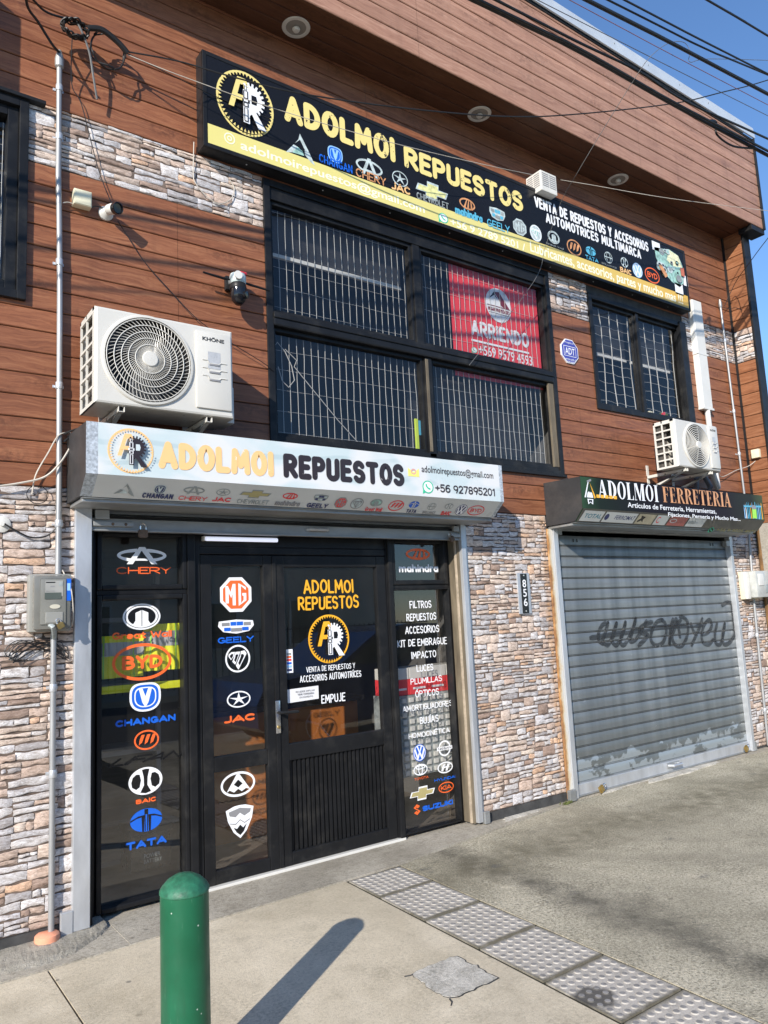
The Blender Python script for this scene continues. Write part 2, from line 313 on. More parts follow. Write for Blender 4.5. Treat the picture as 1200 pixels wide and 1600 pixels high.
M_ROOF = mat('roof_sheet', (.2, .09, .07), .6, .1, .2)
M_CARB = mat('blue_car_paint', (.02, .05, .16), .12, .25, .05)
M_TYRE = mat('tyre_rubber', (.02, .02, .02), .8)
M_RIM = mat('alloy_rim', (.5, .5, .52), .3, .8)
M_LEAFM = mat('moss', (.1, .12, .03), .9, 0, .4, 40, .8, 90)
M_TUBE = NT('lit_tube'); M_TUBE.base((.8, .8, .9), .3); M_TUBE.set(M_TUBE.b.inputs['Emission Color'], (.75, .8, 1, 1)); M_TUBE.set(M_TUBE.b.inputs['Emission Strength'], .45); M_TUBE = M_TUBE.m
M_LAMPG = mat('lamp_glass', (.30, .285, .26), .2, 0, .1)
M_MUCK = mat('dark_base_strip', (.05, .05, .05), .8, 0, .4, 10, .3, 60)

# ---------------------------------------------------------------- mesh building
class MB:
    def __init__(s): s.v = []; s.f = []; s.m = []; s.mats = []; s.col = None
    def mi(s, m):
        if m not in s.mats: s.mats.append(m)
        return s.mats.index(m)
    def face(s, pts, m):
        i = len(s.v); s.v += [tuple(p) for p in pts]; s.f.append(tuple(range(i, i + len(pts)))); s.m.append(s.mi(m))
    def grid(s, rows, m, closed=False):
        i = len(s.v); n = len(rows[0]); k = s.mi(m)
        for r in rows: s.v += [tuple(p) for p in r]
        for a in range(len(rows) - 1):
            for b in range(n if closed else n - 1):
                c = (b + 1) % n; s.f.append((i + a * n + b, i + a * n + c, i + (a + 1) * n + c, i + (a + 1) * n + b)); s.m.append(k)
    def box(s, a, b, m, bev=0.0):
        a, b = [min(x, y) for x, y in zip(a, b)], [max(x, y) for x, y in zip(a, b)]
        if bev:
            bm = bmesh.new(); bmesh.ops.create_cube(bm, size=1)
            for v in bm.verts: v.co = Vector([(a[i] + b[i]) / 2 + v.co[i] * (b[i] - a[i]) for i in range(3)])
            bmesh.ops.bevel(bm, geom=bm.edges[:], offset=bev, segments=2, affect='EDGES', profile=.6)
            s.bm(bm, m); return
        x0, y0, z0 = a; x1, y1, z1 = b
        P = [(x0, y0, z0), (x1, y0, z0), (x1, y1, z0), (x0, y1, z0), (x0, y0, z1), (x1, y0, z1), (x1, y1, z1), (x0, y1, z1)]
        i = len(s.v); s.v += P; k = s.mi(m)
        for f in ((0, 3, 2, 1), (4, 5, 6, 7), (0, 1, 5, 4), (1, 2, 6, 5), (2, 3, 7, 6), (3, 0, 4, 7)): s.f.append(tuple(i + j for j in f)); s.m.append(k)
    def bm(s, bm, m):
        i = len(s.v); k = s.mi(m); bm.verts.index_update(); s.v += [tuple(v.co) for v in bm.verts]
        for f in bm.faces: s.f.append(tuple(i + v.index for v in f.verts)); s.m.append(k)
        bm.free()
    def prism(s, prof, axis, a, b, m):          # closed profile swept along an axis; prof = list of the two other coordinates
        def p3(q, t): return (t, q[0], q[1]) if axis == 'x' else ((q[0], t, q[1]) if axis == 'y' else (q[0], q[1], t))
        n = len(prof)
        for i in range(n):
            j = (i + 1) % n; s.face([p3(prof[i], a), p3(prof[j], a), p3(prof[j], b), p3(prof[i], b)], m)
        s.face([p3(q, a) for q in prof][::-1], m); s.face([p3(q, b) for q in prof], m)
    def tube(s, pts, r, m, n=8, cap=True):
        pts = [Vector(p) for p in pts]; rows = []; up = Vector((0, 0, 1)); prev = None
        for i, p in enumerate(pts):
            d = (pts[min(i + 1, len(pts) - 1)] - pts[max(i - 1, 0)]).normalized()
            if prev is None:
                a = d.cross(up)
                if a.length < .05: a = d.cross(Vector((1, 0, 0)))
            else: a = prev - d * prev.dot(d)
            a.normalize(); prev = a; b = d.cross(a); rr = r[i] if isinstance(r, (list, tuple)) else r
            rows.append([p + a * (rr * math.cos(2 * math.pi * k / n)) + b * (rr * math.sin(2 * math.pi * k / n)) for k in range(n)])
        s.grid(rows, m, True)
        if cap: s.face(rows[0][::-1], m); s.face(rows[-1], m)
    def lathe(s, prof, c, m, axis=(0, 0, 1), n=32, cap=True):
        ax = Vector(axis).normalized(); a = ax.cross(Vector((1, 0, 0)) if abs(ax.x) < .9 else Vector((0, 1, 0))).normalized(); b = ax.cross(a); c = Vector(c)
        rows = [[c + ax * h + (a * math.cos(2 * math.pi * k / n) + b * math.sin(2 * math.pi * k / n)) * max(r, 1e-4) for k in range(n)] for r, h in prof]
        s.grid(rows, m, True)
        if cap: s.face(rows[0][::-1], m); s.face(rows[-1], m)
    def build(s, name, parent=None, smooth=False, **props):
        me = bpy.data.meshes.new(name); me.from_pydata(s.v, [], s.f)
        for m in s.mats: me.materials.append(m)
        me.polygons.foreach_set('material_index', s.m)
        bm = bmesh.new(); bm.from_mesh(me)
        if smooth is not None and not getattr(s, 'keep', False): bmesh.ops.remove_doubles(bm, verts=bm.verts, dist=1e-5); bmesh.ops.recalc_face_normals(bm, faces=bm.faces)
        bm.to_mesh(me); bm.free()
        if s.col:
            ca = me.color_attributes.new('Col', 'FLOAT_COLOR', 'CORNER'); k = 0
            for pi, p in enumerate(me.polygons):
                for _ in p.vertices: ca.data[k].color = (*s.col[pi], 1); k += 1
        if smooth:
            me.polygons.foreach_set('use_smooth', [True] * len(me.polygons)); me.set_sharp_from_angle(angle=R_(38))
        o = bpy.data.objects.new(name, me); C.objects.link(o)
        if parent is not None: o.parent = parent; o.matrix_parent_inverse = Matrix.Translation(-parent.location) if parent.type == 'EMPTY' and parent.parent is None else Matrix()
        for k_, v_ in props.items(): o[k_] = v_
        return o
def thing(name, label, cat, loc=(0, 0, 0), group=None):
    o = bpy.data.objects.new(name, None); C.objects.link(o); o.location = loc; o.empty_display_size = .1
    o['label'] = label; o['category'] = cat
    if group: o['group'] = group
    return o
def tag(o, label, cat, group=None):
    o['label'] = label; o['category'] = cat
    if group: o['group'] = group
    return o
def struct(mb, name, **k):
    o = mb.build(name, None, **k); o['kind'] = 'structure'; return o

# ---------------------------------------------------------------- flat printing: polygons and lettering on any plane
def ell(rx=1, ry=1, cx=0, cy=0, a0=0, a1=360, n=40):
    return [(cx + rx * math.cos(R_(a0 + (a1 - a0) * i / n)), cy + ry * math.sin(R_(a0 + (a1 - a0) * i / n))) for i in range(n + (a1 - a0 < 360))]
TEXTS = {}
def text_mesh(s, off):
    k = (s, off)
    if k not in TEXTS:
        c = bpy.data.curves.new('lettering', 'FONT'); c.body = s; c.offset = off; c.resolution_u = 5
        o = bpy.data.objects.new('lettering', c); me = bpy.data.meshes.new_from_object(o)
        V = [(v.co.x, v.co.y) for v in me.vertices]; Fc = [tuple(p.vertices) for p in me.polygons]
        bpy.data.objects.remove(o); bpy.data.meshes.remove(me); bpy.data.curves.remove(c); TEXTS[k] = (V, Fc)
    return TEXTS[k]
class Art:
    def __init__(s, O, U=(1, 0, 0), V=(0, 0, 1), off=.0012, step=.00035):
        s.O, s.U, s.V = Vector(O), Vector(U).normalized(), Vector(V).normalized(); s.N = s.U.cross(s.V).normalized(); s.off = off; s.step = step; s.k = 0; s.mb = MB(); s.mb.keep = True
    def new(s): a = Art(s.O, s.U, s.V, s.off, s.step); return a
    def p3(s, q): return s.O + s.U * q[0] + s.V * q[1] + s.N * (s.off + s.k * s.step)
    def px(s, x, y): q = onplane(x, y, s.O, s.N) - s.O; return (q.dot(s.U), q.dot(s.V))
    def poly(s, pts, m): s.mb.face([s.p3(q) for q in pts], m); s.k += 1
    def strip(s, a, b, m, closed=False):
        n = len(a)
        for i in range(n if closed else n - 1): s.mb.face([s.p3(a[i]), s.p3(a[(i + 1) % n]), s.p3(b[(i + 1) % n]), s.p3(b[i])], m)
        s.k += 1
    def text(s, t, box, m, off=.0, shear=0, wave=0, rot=None):
        V, Fc = text_mesh(t, off)
        x0 = min(v[0] for v in V); x1 = max(v[0] for v in V); y0 = min(v[1] for v in V); y1 = max(v[1] for v in V)
        bx, by, cx, cy = box; sx = (cx - bx) / (x1 - x0); sy = (cy - by) / (y1 - y0); i = len(s.mb.v); k = s.mb.mi(m)
        for v in V:
            u = bx + (v[0] - x0) * sx; h = by + (v[1] - y0) * sy
            if shear: u += (h - by) * shear
            if wave: h += wave * (cy - by) * math.sin((v[0] - x0) * 5.1 + 1)
            s.mb.v.append(tuple(s.p3((u, h))))
        for f in Fc: s.mb.f.append(tuple(i + j for j in f)); s.mb.m.append(k)
        s.k += 1
    def tpx(s, t, bl, tr, m, off=0.0, shear=0, wave=0):
        a = s.px(*bl); b = s.px(*tr); s.text(t, (a[0], a[1], b[0], b[1]), m, off, shear, wave); return s
    def build(s, name, parent, label=None):
        o = s.mb.build(name, parent, None)
        if label: o['label'] = label
        return o
class E:                                   # one emblem: unit coordinates -1..1 on the art's plane
    def __init__(s, art, x, y, w, h):
        s.a = art; s.c = art.px(x, y); l = art.px(x - w / 2, y); r = art.px(x + w / 2, y); t = art.px(x, y - h / 2); b = art.px(x, y + h / 2)
        s.w = abs(r[0] - l[0]) / 2; s.h = abs(t[1] - b[1]) / 2
    def m(s, pts): return [(s.c[0] + x * s.w, s.c[1] + y * s.h) for x, y in pts]
    def poly(s, pts, m): s.a.poly(s.m(pts), m)
    def ring(s, t, m, rx=1, ry=1, a0=0, a1=360, n=44):
        tx = t; ty = t * s.w / s.h
        s.a.strip(s.m(ell(rx, ry, 0, 0, a0, a1, n)), s.m(ell(max(rx - tx, .01), max(ry - ty, .01), 0, 0, a0, a1, n)), m, a1 - a0 >= 360)
    def disc(s, m, rx=1, ry=1, cx=0, cy=0): s.poly(ell(rx, ry, cx, cy), m)
    def text(s, t, box, m, off=.02, shear=0):
        q = s.m([box[:2], box[2:]])
        if all(c in GLY for c in t): marker(s.a, t, (*q[0], *q[1]), m, .24 if off > .03 else .18, 0)
        else: s.a.text(t, (*q[0], *q[1]), m, min(off, .012), shear)

def e_chevrons(e, c, d):
    e.poly([(-.1, .55), (0, 1), (.5, .05), (.28, -.02), (0, .55), (-.35, .15)], c); e.poly([(-1, -.75), (-.45, .02), (-.18, -.05), (-.55, -.6)], c)
    e.poly([(-.55, -.6), (-.18, -.05), (.15, -.25), (.25, -.55)], d); e.poly([(.3, -.02), (.5, .05), (1, -1), (.7, -.85), (.3, -.45)], c)
def e_changan(e, c, d):
    q = []
    for i in range(44):
        t = 2 * math.pi * i / 44; cx, sy = math.cos(t), math.sin(t); k = .62 if sy > 0 else .85; q.append((math.copysign(abs(cx) ** k, cx), math.copysign(abs(sy) ** k, sy)))
    e.poly(q, c)
    e.poly([(x * .86, y * .86) for x, y in q], d); e.poly([(x * .7, y * .7) for x, y in q], c); e.poly([(x * .62, y * .62) for x, y in q], d)
    e.poly([(-.42, .6), (-.18, .6), (0, .05), (.18, .6), (.42, .6), (.2, -.35), (0, -.72), (-.2, -.35)], c)
def e_chery(e, c):
    e.ring(.14, c, 1, .8, -62, 78); e.ring(.14, c, 1, .8, 102, 242)
    e.poly([(-.62, -1), (-.38, -1), (-.02, .55), (.38, -1), (.62, -1), (.12, .98), (-.12, .98)], c); e.poly([(-.4, -.6), (.24, -.6), (.19, -.36), (-.33, -.36)], c)
def e_star(e, c):
    e.ring(.11, c); p = []
    for i in range(10):
        r = .86 if i % 2 == 0 else .22; p.append((r * math.sin(i * math.pi / 5), r * math.cos(i * math.pi / 5)))
    for i in range(5):
        e.poly([(0, 0), p[2 * i - 1], p[2 * i], p[2 * i + 1]], c)
def e_bow(e, c, d):
    q = [(-.85, .4), (-.3, .4), (-.28, 1), (.42, 1), (.4, .4), (1, .4), (.85, -.4), (.3, -.4), (.28, -1), (-.42, -1), (-.4, -.4), (-1, -.4)]
    e.poly(q, c); e.poly([(x * .9, y * .76) for x, y in q], d)
def e_mahindra(e, c):
    e.ring(.16, c, 1, 1, 0, 360)
    for a, b in (((-.55, -.85), (-.1, .7)), ((-.1, -.95), (.15, .75)), ((.4, -.85), (.42, .65))): e.poly([a, (a[0] + .26, a[1] - .02), (b[0] + .1, b[1]), b], c)
def e_geely(e, c, d, k):
    q = [(-.95, .8), (0, 1), (.95, .8), (1, .1), (.72, -.7), (0, -1), (-.72, -.7), (-1, .1)]; e.poly(q, c)
    for (x, y, w_, h_, m) in ((-.58, .36, .22, .24, k), (-.16, .42, .16, .27, d), (.2, .42, .18, .27, d), (.62, .36, .2, .24, k), (-.5, -.34, .18, .24, d), (0, -.44, .3, .24, k), (.5, -.34, .18, .24, d)):
        e.poly([(x - w_, y - h_), (x + w_, y - h_), (x + w_, y + h_), (x - w_, y + h_)], m)
def e_mg(e, c, d):
    q = [(math.cos(R_(22.5 + 45 * i)) * 1.08, math.sin(R_(22.5 + 45 * i)) * 1.08) for i in range(8)]
    e.poly(q, c); e.poly([(x * .82, y * .82) for x, y in q], d)
    e.poly([(-.66, -.5), (-.46, -.5), (-.46, .1), (-.3, -.2), (-.22, .05), (-.22, -.62), (-.02, -.62), (-.02, .62), (-.2, .62), (-.34, .15), (-.5, .5), (-.66, .5)], c)
    e.a.strip(e.m([(.16, .66), (.16, -.66)]), e.m([(.32, .5), (.32, -.5)]), c); e.poly([(.16, .66), (.32, .5), (.64, .25), (.64, .42)], c); e.poly([(.16, -.66), (.32, -.5), (.54, -.25), (.66, -.35)], c)
    e.poly([(.48, -.32), (.66, -.35), (.66, .08), (.4, .08), (.4, -.08), (.48, -.08)], c)
def e_foton(e, c, d):
    e.ring(.13, c)
    for o_ in ([(-.74, .33), (-.5, .5), (-.22, .5), (-.3, .2), (-.55, -.08), (-.74, .19)], [(-.18, .5), (.2, .5), (.15, .35), (-.22, -.43), (-.45, -.2), (-.3, .15)], [(.24, .52), (.55, .57), (.71, .33), (.02, -.81), (-.18, -.5), (.2, .25)]):
        mx = sum(p[0] for p in o_) / 6; my = sum(p[1] for p in o_) / 6
        e.poly(o_, c); e.poly([(mx + (p[0] - mx) * .55, my + (p[1] - my) * .6 - .05) for p in o_], d)
def e_gwall(e, c, d):
    e.disc(c); e.disc(d, .9, .88); e.disc(c, .86, .84); e.disc(d, .74, .72)
    e.poly([(-.02, -.78), (-.02, .5), (-.34, .3), (-.34, -.3), (-.44, -.52), (-.62, -.58), (-.3, -.76)], c); e.poly([(.02, -.78), (.02, .5), (.34, .3), (.34, -.3), (.44, -.52), (.62, -.58), (.3, -.76)], c)
def e_lifan(e, c):
    e.ring(.13, c)
    for x in (-.5, -.05, .4): e.poly([(x - .12, -.45), (x + .02, -.3), (x + .12, -.25), (x + .36, .55), (x + .1, .55), (x - .05, .1)], c)
def e_tata(e, c, d):
    e.disc(c); e.poly([(-.12, .95), (.12, .95), (.1, -.95), (-.1, -.95)], d); e.poly([(-.05, .5), (.05, .5), (.04, -.95), (-.04, -.95)], c)
    e.poly([(-.98, .14), (-.5, .42), (-.12, .46), (-.16, -.98), (-.26, -.96), (-.3, .3), (-.6, .24), (-.99, 0)], d); e.poly([(.98, .14), (.5, .42), (.12, .46), (.16, -.98), (.26, -.96), (.3, .3), (.6, .24), (.99, 0)], d)
def e_brill(e, c): e.ring(.1, c); e.ring(.1, c, .5, .95); e.poly([(-.95, -.06), (.95, -.06), (.95, .08), (-.95, .08)], c)
def e_baic(e, c, d):
    e.disc(c); e.poly([(-.22, .84), (0, .88), (.22, .84), (.12, .3), (.1, -.3), (.32, -.8), (0, -.9), (-.32, -.8), (-.1, -.3), (-.12, .3)], d)
    e.poly([(-.36, .52), (-.28, .1), (-.36, -.4), (-.56, -.55), (-.8, -.35), (-.84, 0), (-.76, .35), (-.55, .55)], d); e.poly([(.36, .52), (.28, .1), (.36, -.4), (.56, -.55), (.8, -.35), (.84, 0), (.76, .35), (.55, .55)], d)
def e_vw(e, c, d):
    e.disc(d); e.ring(.1, c, .92, .92)
    e.poly([(-.42, .74), (-.24, .82), (0, .2), (.24, .82), (.42, .74), (.1, .0), (-.1, .0)], c)
    e.poly([(-.8, .34), (-.62, .5), (-.32, -.35), (-.08, .14), (.08, .14), (.32, -.35), (.62, .5), (.8, .34), (.42, -.76), (.26, -.76), (0, -.2), (-.26, -.76), (-.42, -.76)], c)
def e_byd(e, c, off=.04): e.ring(.1, c); e.text('BYD', (-.68, -.38, .68, .36), c, off)
def e_nissan(e, c, d): e.ring(.16, c, .8, 1); e.poly([(-1, -.22), (1, -.22), (1, .22), (-1, .22)], c); e.text('NISSAN', (-.85, -.14, .85, .14), d)
def e_toyota(e, c): e.ring(.13, c); e.ring(.12, c, .34, .92); e.a.strip(e.m(ell(.7, .38, 0, .42)), e.m(ell(.56, .2, 0, .42)), c, True)
def e_hyundai(e, c):
    e.ring(.13, c); e.poly([(-.55, -.5), (-.3, -.62), (.02, .62), (-.24, .55)], c); e.poly([(.0, -.55), (.26, -.62), (.6, .45), (.32, .62)], c); e.poly([(-.3, -.12), (.3, .02), (.32, .24), (-.24, .1)], c)
def e_kia(e, c): e.ring(.1, c); e.text('KIA', (-.7, -.42, .7, .42), c, .02)
def e_suzuki(e, c):
    e.poly([(0, 1), (-.9, .4), (.35, -.3), (.2, -.45), (-.2, -.2), (-.8, -.55), (0, -1), (.9, -.4), (-.35, .3), (-.2, .45), (.2, .2), (.8, .55)], c)
def e_shield(e, c, d, k):
    q = [(-.95, .75), (-.4, .93), (0, .96), (.4, .93), (.95, .75), (.82, .1), (.45, -.6), (0, -1), (-.45, -.6), (-.82, .1)]; e.poly(q, c)
    e.poly([(-.76, .64), (0, .8), (.76, .64), (.7, .45), (.3, .28), (0, .5), (-.3, .28), (-.7, .4)], k)
    e.poly([(-.45, -.3), (-.22, -.42), (0, -.2), (.2, -.4), (.45, -.2), (.25, -.62), (0, -.82), (-.25, -.62)], d); e.a.strip(e.m([(-.7, -.02), (-.3, -.1), (0, .12), (.3, -.1), (.68, .06)]), e.m([(-.68, -.07), (-.3, -.16), (0, .06), (.3, -.16), (.66, 0)]), k)
def e_peak(e, c, d):
    e.ring(.12, c); e.poly([(-.68, -.56), (-.08, .8), (.08, .8), (.7, -.56), (.45, -.42), (.2, -.62), (0, -.38), (-.25, -.62), (-.5, -.4)], c); e.poly([(0, .36), (.26, .0), (0, -.28), (-.26, .0)], d)
def e_whats(e, c, d):
    e.disc(d, 1, 1); e.poly([(-1, -1.1), (-.5, -.86), (-.9, -.3)], d); e.disc(c, .82, .82); e.a.strip(e.m([(-.45, .4), (-.4, .05), (0, -.35), (.4, -.45)]), e.m([(-.2, .45), (-.15, .15), (.1, -.1), (.45, -.2)]), d)
def e_gearlogo(e, ring, a_, r_, plug, bgm):
    e.ring(.07, ring); n = 46
    for i in range(n):
        t = 360 * i / n; p = ell(1, 1, 0, 0, t - 2.6, t + 2.6, 2)
        e.poly([(p[0][0] * .94, p[0][1] * .94), (p[-1][0] * .94, p[-1][1] * .94), (p[1][0] * .84, p[1][1] * .84)], ring)
    # A
    e.poly([(-.62, -.28), (-.44, -.28), (-.18, .62), (-.34, .62)], a_); e.poly([(-.34, .62), (-.3, .72), (-.02, .72), (.06, .58), (-.18, .5)], a_); e.poly([(.0, -.28), (.14, -.28), (.08, .58), (-.1, .5)], a_); e.poly([(-.5, .0), (.05, .0), (.04, .17), (-.44, .17)], a_)
    # R with a toothed bowl
    teeth = []
    for i in range(11):
        t = -70 + 19 * i
        for dt, rr in ((-6, .48), (-4, .6), (4, .6), (6, .48)): teeth.append((.16 + rr * .8 * math.cos(R_(t + dt)), .14 + rr * .85 * math.sin(R_(t + dt))))
    e.poly([(.1, -.4)] + teeth + [(.1, .5)], r_); e.poly([(-.12, -.66), (.1, -.66), (.1, .5), (-.12, .36)], r_); e.poly([(.1, -.2), (.3, -.2), (.68, -.72), (.4, -.72)], r_); e.poly([(.17, .0), (.34, .0), (.38, .14), (.34, .28), (.17, .28)], bgm)
    # spark plug
    for y0, y1, w_ in ((.36, .5, .05), (.1, .34, .085), (-.02, .08, .13), (-.16, -.04, .09), (-.62, -.2, .07)):
        e.poly([(-.03 - w_, y0), (-.03 + w_, y0), (-.03 + w_, y1), (-.03 - w_, y1)], plug); e.poly([(-.03 - w_ * .55, y0 + .02), (-.03 + w_ * .55, y0 + .02), (-.03 + w_ * .55, y1 - .02), (-.03 - w_ * .55, y1 - .02)], r_)

# condensed marker capitals, each drawn as thick round-ended strokes
def _arc(cx, cy, rx, ry, a0, a1, n=10): return [(cx + rx * math.cos(R_(a0 + (a1 - a0) * i / n)), cy + ry * math.sin(R_(a0 + (a1 - a0) * i / n))) for i in range(n + 1)]
_b = lambda cy, ry, w=.4: [(0, cy + ry)] + _arc(w - .2, cy, .2, ry, 90, -90) + [(0, cy - ry)]
GLY = {'A': (.5, [[(0, 0), (.25, 1), (.5, 0)], [(.09, .3), (.41, .3)]]), 'B': (.42, [[(0, 0), (0, 1)], _b(.76, .24, .38), _b(.26, .26, .42)]), 'C': (.44, [_arc(.23, .5, .23, .5, 48, 312, 14)]), 'D': (.44, [[(0, 0), (0, 1)] + _arc(.1, .5, .34, .5, 90, -90, 14) + [(0, 0)]]),
       'E': (.38, [[(.38, 1), (0, 1), (0, 0), (.38, 0)], [(0, .52), (.32, .52)]]), 'F': (.38, [[(.38, 1), (0, 1), (0, 0)], [(0, .52), (.32, .52)]]), 'G': (.46, [_arc(.23, .5, .23, .5, 48, 345, 14), [(.26, .44), (.46, .44), (.46, .1)]]), 'H': (.44, [[(0, 0), (0, 1)], [(.44, 0), (.44, 1)], [(0, .5), (.44, .5)]]),
       'I': (.0, [[(0, 0), (0, 1)]]), 'J': (.3, [[(.3, 1), (.3, .25)] + _arc(.12, .22, .18, .22, 0, -120, 8)]), 'K': (.42, [[(0, 0), (0, 1)], [(.4, 1), (.02, .45), (.42, 0)]]), 'L': (.36, [[(0, 1), (0, 0), (.36, 0)]]), 'M': (.58, [[(0, 0), (.05, 1), (.29, .3), (.53, 1), (.58, 0)]]), 'N': (.44, [[(0, 0), (0, 1), (.44, 0), (.44, 1)]]),
       'O': (.48, [_arc(.24, .5, .24, .5, 90, 450, 20)]), 'P': (.42, [[(0, 0), (0, 1)], _b(.73, .27, .42)]), 'R': (.44, [[(0, 0), (0, 1)], _b(.74, .26, .42), [(.16, .48), (.44, 0)]]), 'S': (.42, [_arc(.21, .745, .2, .255, 25, 235, 10) + _arc(.21, .255, .21, .255, 75, -150, 11)]), 'T': (.46, [[(0, 1), (.46, 1)], [(.23, 1), (.23, 0)]]),
       'U': (.44, [[(0, 1), (0, .25)] + _arc(.22, .24, .22, .24, 180, 360, 10) + [(.44, 1)]]), 'V': (.46, [[(0, 1), (.23, 0), (.46, 1)]]), 'W': (.66, [[(0, 1), (.16, 0), (.33, .75), (.5, 0), (.66, 1)]]), 'Y': (.44, [[(0, 1), (.22, .48), (.44, 1)], [(.22, .48), (.22, 0)]]), 'X': (.42, [[(0, 0), (.42, 1)], [(0, 1), (.42, 0)]]), 'Z': (.4, [[(0, 1), (.4, 1), (0, 0), (.4, 0)]]), ' ': (.16, []),
       '0': (.42, [_arc(.21, .5, .21, .5, 90, 450, 18)]), '1': (.16, [[(0, .8), (.16, 1), (.16, 0)]]), '2': (.4, [_arc(.2, .74, .2, .26, 160, -20, 9) + [(0, 0), (.4, 0)]]), '4': (.44, [[(.32, 0), (.32, 1), (0, .3), (.44, .3)]]), '5': (.4, [[(.37, 1), (.04, 1), (.02, .56)] + _arc(.18, .31, .21, .31, 110, -150, 10)]), '6': (.42, [_arc(.26, .58, .26, .42, 60, 180, 6) + _arc(.21, .3, .21, .3, 180, 540, 16)]), '7': (.4, [[(0, 1), (.4, 1), (.14, 0)]]), '8': (.42, [_arc(.21, .75, .19, .25, 270, 630, 14), _arc(.21, .25, .21, .25, 90, 450, 14)]), '9': (.42, [_arc(.21, .7, .21, .3, 0, 360, 16) + [(.4, .4), (.28, 0)]]), '+': (.4, [[(0, .5), (.4, .5)], [(.2, .25), (.2, .75)]])}
_n = lambda x, w_: [(x, .4)] + _arc(x + w_ / 2, .4, w_ / 2, .22, 180, 0, 8) + [(x + w_, 0)]
GLY.update({'m': (.62, [[(0, 0), (0, .62)], _n(0, .31), _n(.31, .31)]), 'n': (.36, [[(0, 0), (0, .62)], _n(0, .36)]), 'h': (.36, [[(0, 0), (0, 1)], _n(0, .36)]), 'r': (.22, [[(0, 0), (0, .62)], [(0, .4)] + _arc(.2, .38, .2, .24, 180, 80, 6)]), 'i': (.0, [[(0, 0), (0, .62)], [(0, .92), (0, .94)]]), 'a': (.36, [_arc(.18, .31, .18, .31, 0, 360, 14), [(.36, .62), (.36, 0)]]), 'd': (.36, [_arc(.18, .31, .18, .31, 0, 360, 14), [(.36, 1), (.36, 0)]]),
            'e': (.38, [[(.0, .33), (.38, .33)] + _arc(.19, .31, .19, .31, 5, 315, 14)]), 't': (.24, [[(.1, .88), (.1, .1), (.24, .0)], [(0, .62), (.24, .62)]]), 'l': (.0, [[(0, 0), (0, 1)]])})
for _c, _o in (('Í', 'I'), ('Ó', 'O'), ('É', 'E')): GLY[_c] = (GLY[_o][0], GLY[_o][1] + [[(GLY[_o][0] / 2 - .02, 1.14), (GLY[_o][0] / 2 + .1, 1.24)]])
def _split(sts, sx, sy):                   # a stroke breaks at each sharp corner, so that no mitre spikes out
    out = []
    for st in sts:
        cur = [st[0]]
        for i in range(1, len(st)):
            cur.append(st[i])
            if i < len(st) - 1:
                a = ((st[i][0] - st[i - 1][0]) * sx, (st[i][1] - st[i - 1][1]) * sy); b = ((st[i + 1][0] - st[i][0]) * sx, (st[i + 1][1] - st[i][1]) * sy); la, lb = math.hypot(*a) or 1, math.hypot(*b) or 1
                if (a[0] * b[0] + a[1] * b[1]) / la / lb < .35: out.append(cur); cur = [st[i]]
        out.append(cur)
    return out
def marker(a, text, box, m, wt=.15, jit=.02, gap=None, seed=1, slant=0):
    rnd = random.Random(seed + len(text)); x0, y0, x1, y1 = box; H = y1 - y0; t = wt * H; gp = (wt * 1.05 + .075) if gap is None else gap
    tot = sum(GLY[c][0] for c in text); ga = min(t * 1.08 + .035 * H, .42 * (x1 - x0) / len(text)) if gap is None else gap * H; sx = (x1 - x0 - t - ga * (len(text) - 1)) / max(tot, .05); gp = ga / sx; sx = sx if tot else 1; sy = H - t; x = 0; k0 = a.k; n = 0
    for c in text:
        dy = rnd.uniform(-jit, jit) * H; dh = rnd.uniform(-jit, jit); ro = rnd.uniform(-jit, jit) * 1.2
        for st in _split(GLY[c][1], sx, sy):
            p = [(x0 + t / 2 + (x + u + v * ro + v * slant) * sx, y0 + t / 2 + v * (1 + dh) * sy + dy) for u, v in st]; L = []; Rr = []; r = t / 2
            for i in range(len(p)):
                d1 = (p[i][0] - p[i - 1][0], p[i][1] - p[i - 1][1]) if i else None; d2 = (p[i + 1][0] - p[i][0], p[i + 1][1] - p[i][1]) if i < len(p) - 1 else None
                un = lambda d: (d[0] / (math.hypot(*d) or 1), d[1] / (math.hypot(*d) or 1)); d1 = un(d1) if d1 else None; d2 = un(d2) if d2 else None
                e = d1 or d2; f = d2 or d1; b = un((e[0] + f[0], e[1] + f[1])) if abs(e[0] + f[0]) + abs(e[1] + f[1]) > 1e-6 else e; nx, ny = -b[1], b[0]; cs = max(.55, nx * -e[1] + ny * e[0])
                L.append((p[i][0] + nx * r / cs, p[i][1] + ny * r / cs)); Rr.append((p[i][0] - nx * r / cs, p[i][1] - ny * r / cs))
                sharp = d1 and d2 and d1[0] * d2[0] + d1[1] * d2[1] < .8
                if i in (0, len(p) - 1) or sharp: a.k = k0 + (n % 9) * .45; n += 1; a.poly([(p[i][0] + r * math.cos(q * math.pi / 6 + .26), p[i][1] + r * math.sin(q * math.pi / 6 + .26)) for q in range(12)], m)
            a.k = k0 + (n % 9) * .45; n += 1; a.strip(L, Rr, m)
        x += GLY[c][0] + gp
    a.k = k0 + 5
def mpx(a, text, bl, tr, m, wt=.15, jit=.02, seed=1): p, q = a.px(*bl), a.px(*tr); marker(a, text, (p[0], p[1], q[0], q[1]), m, wt, jit, None, seed); return a

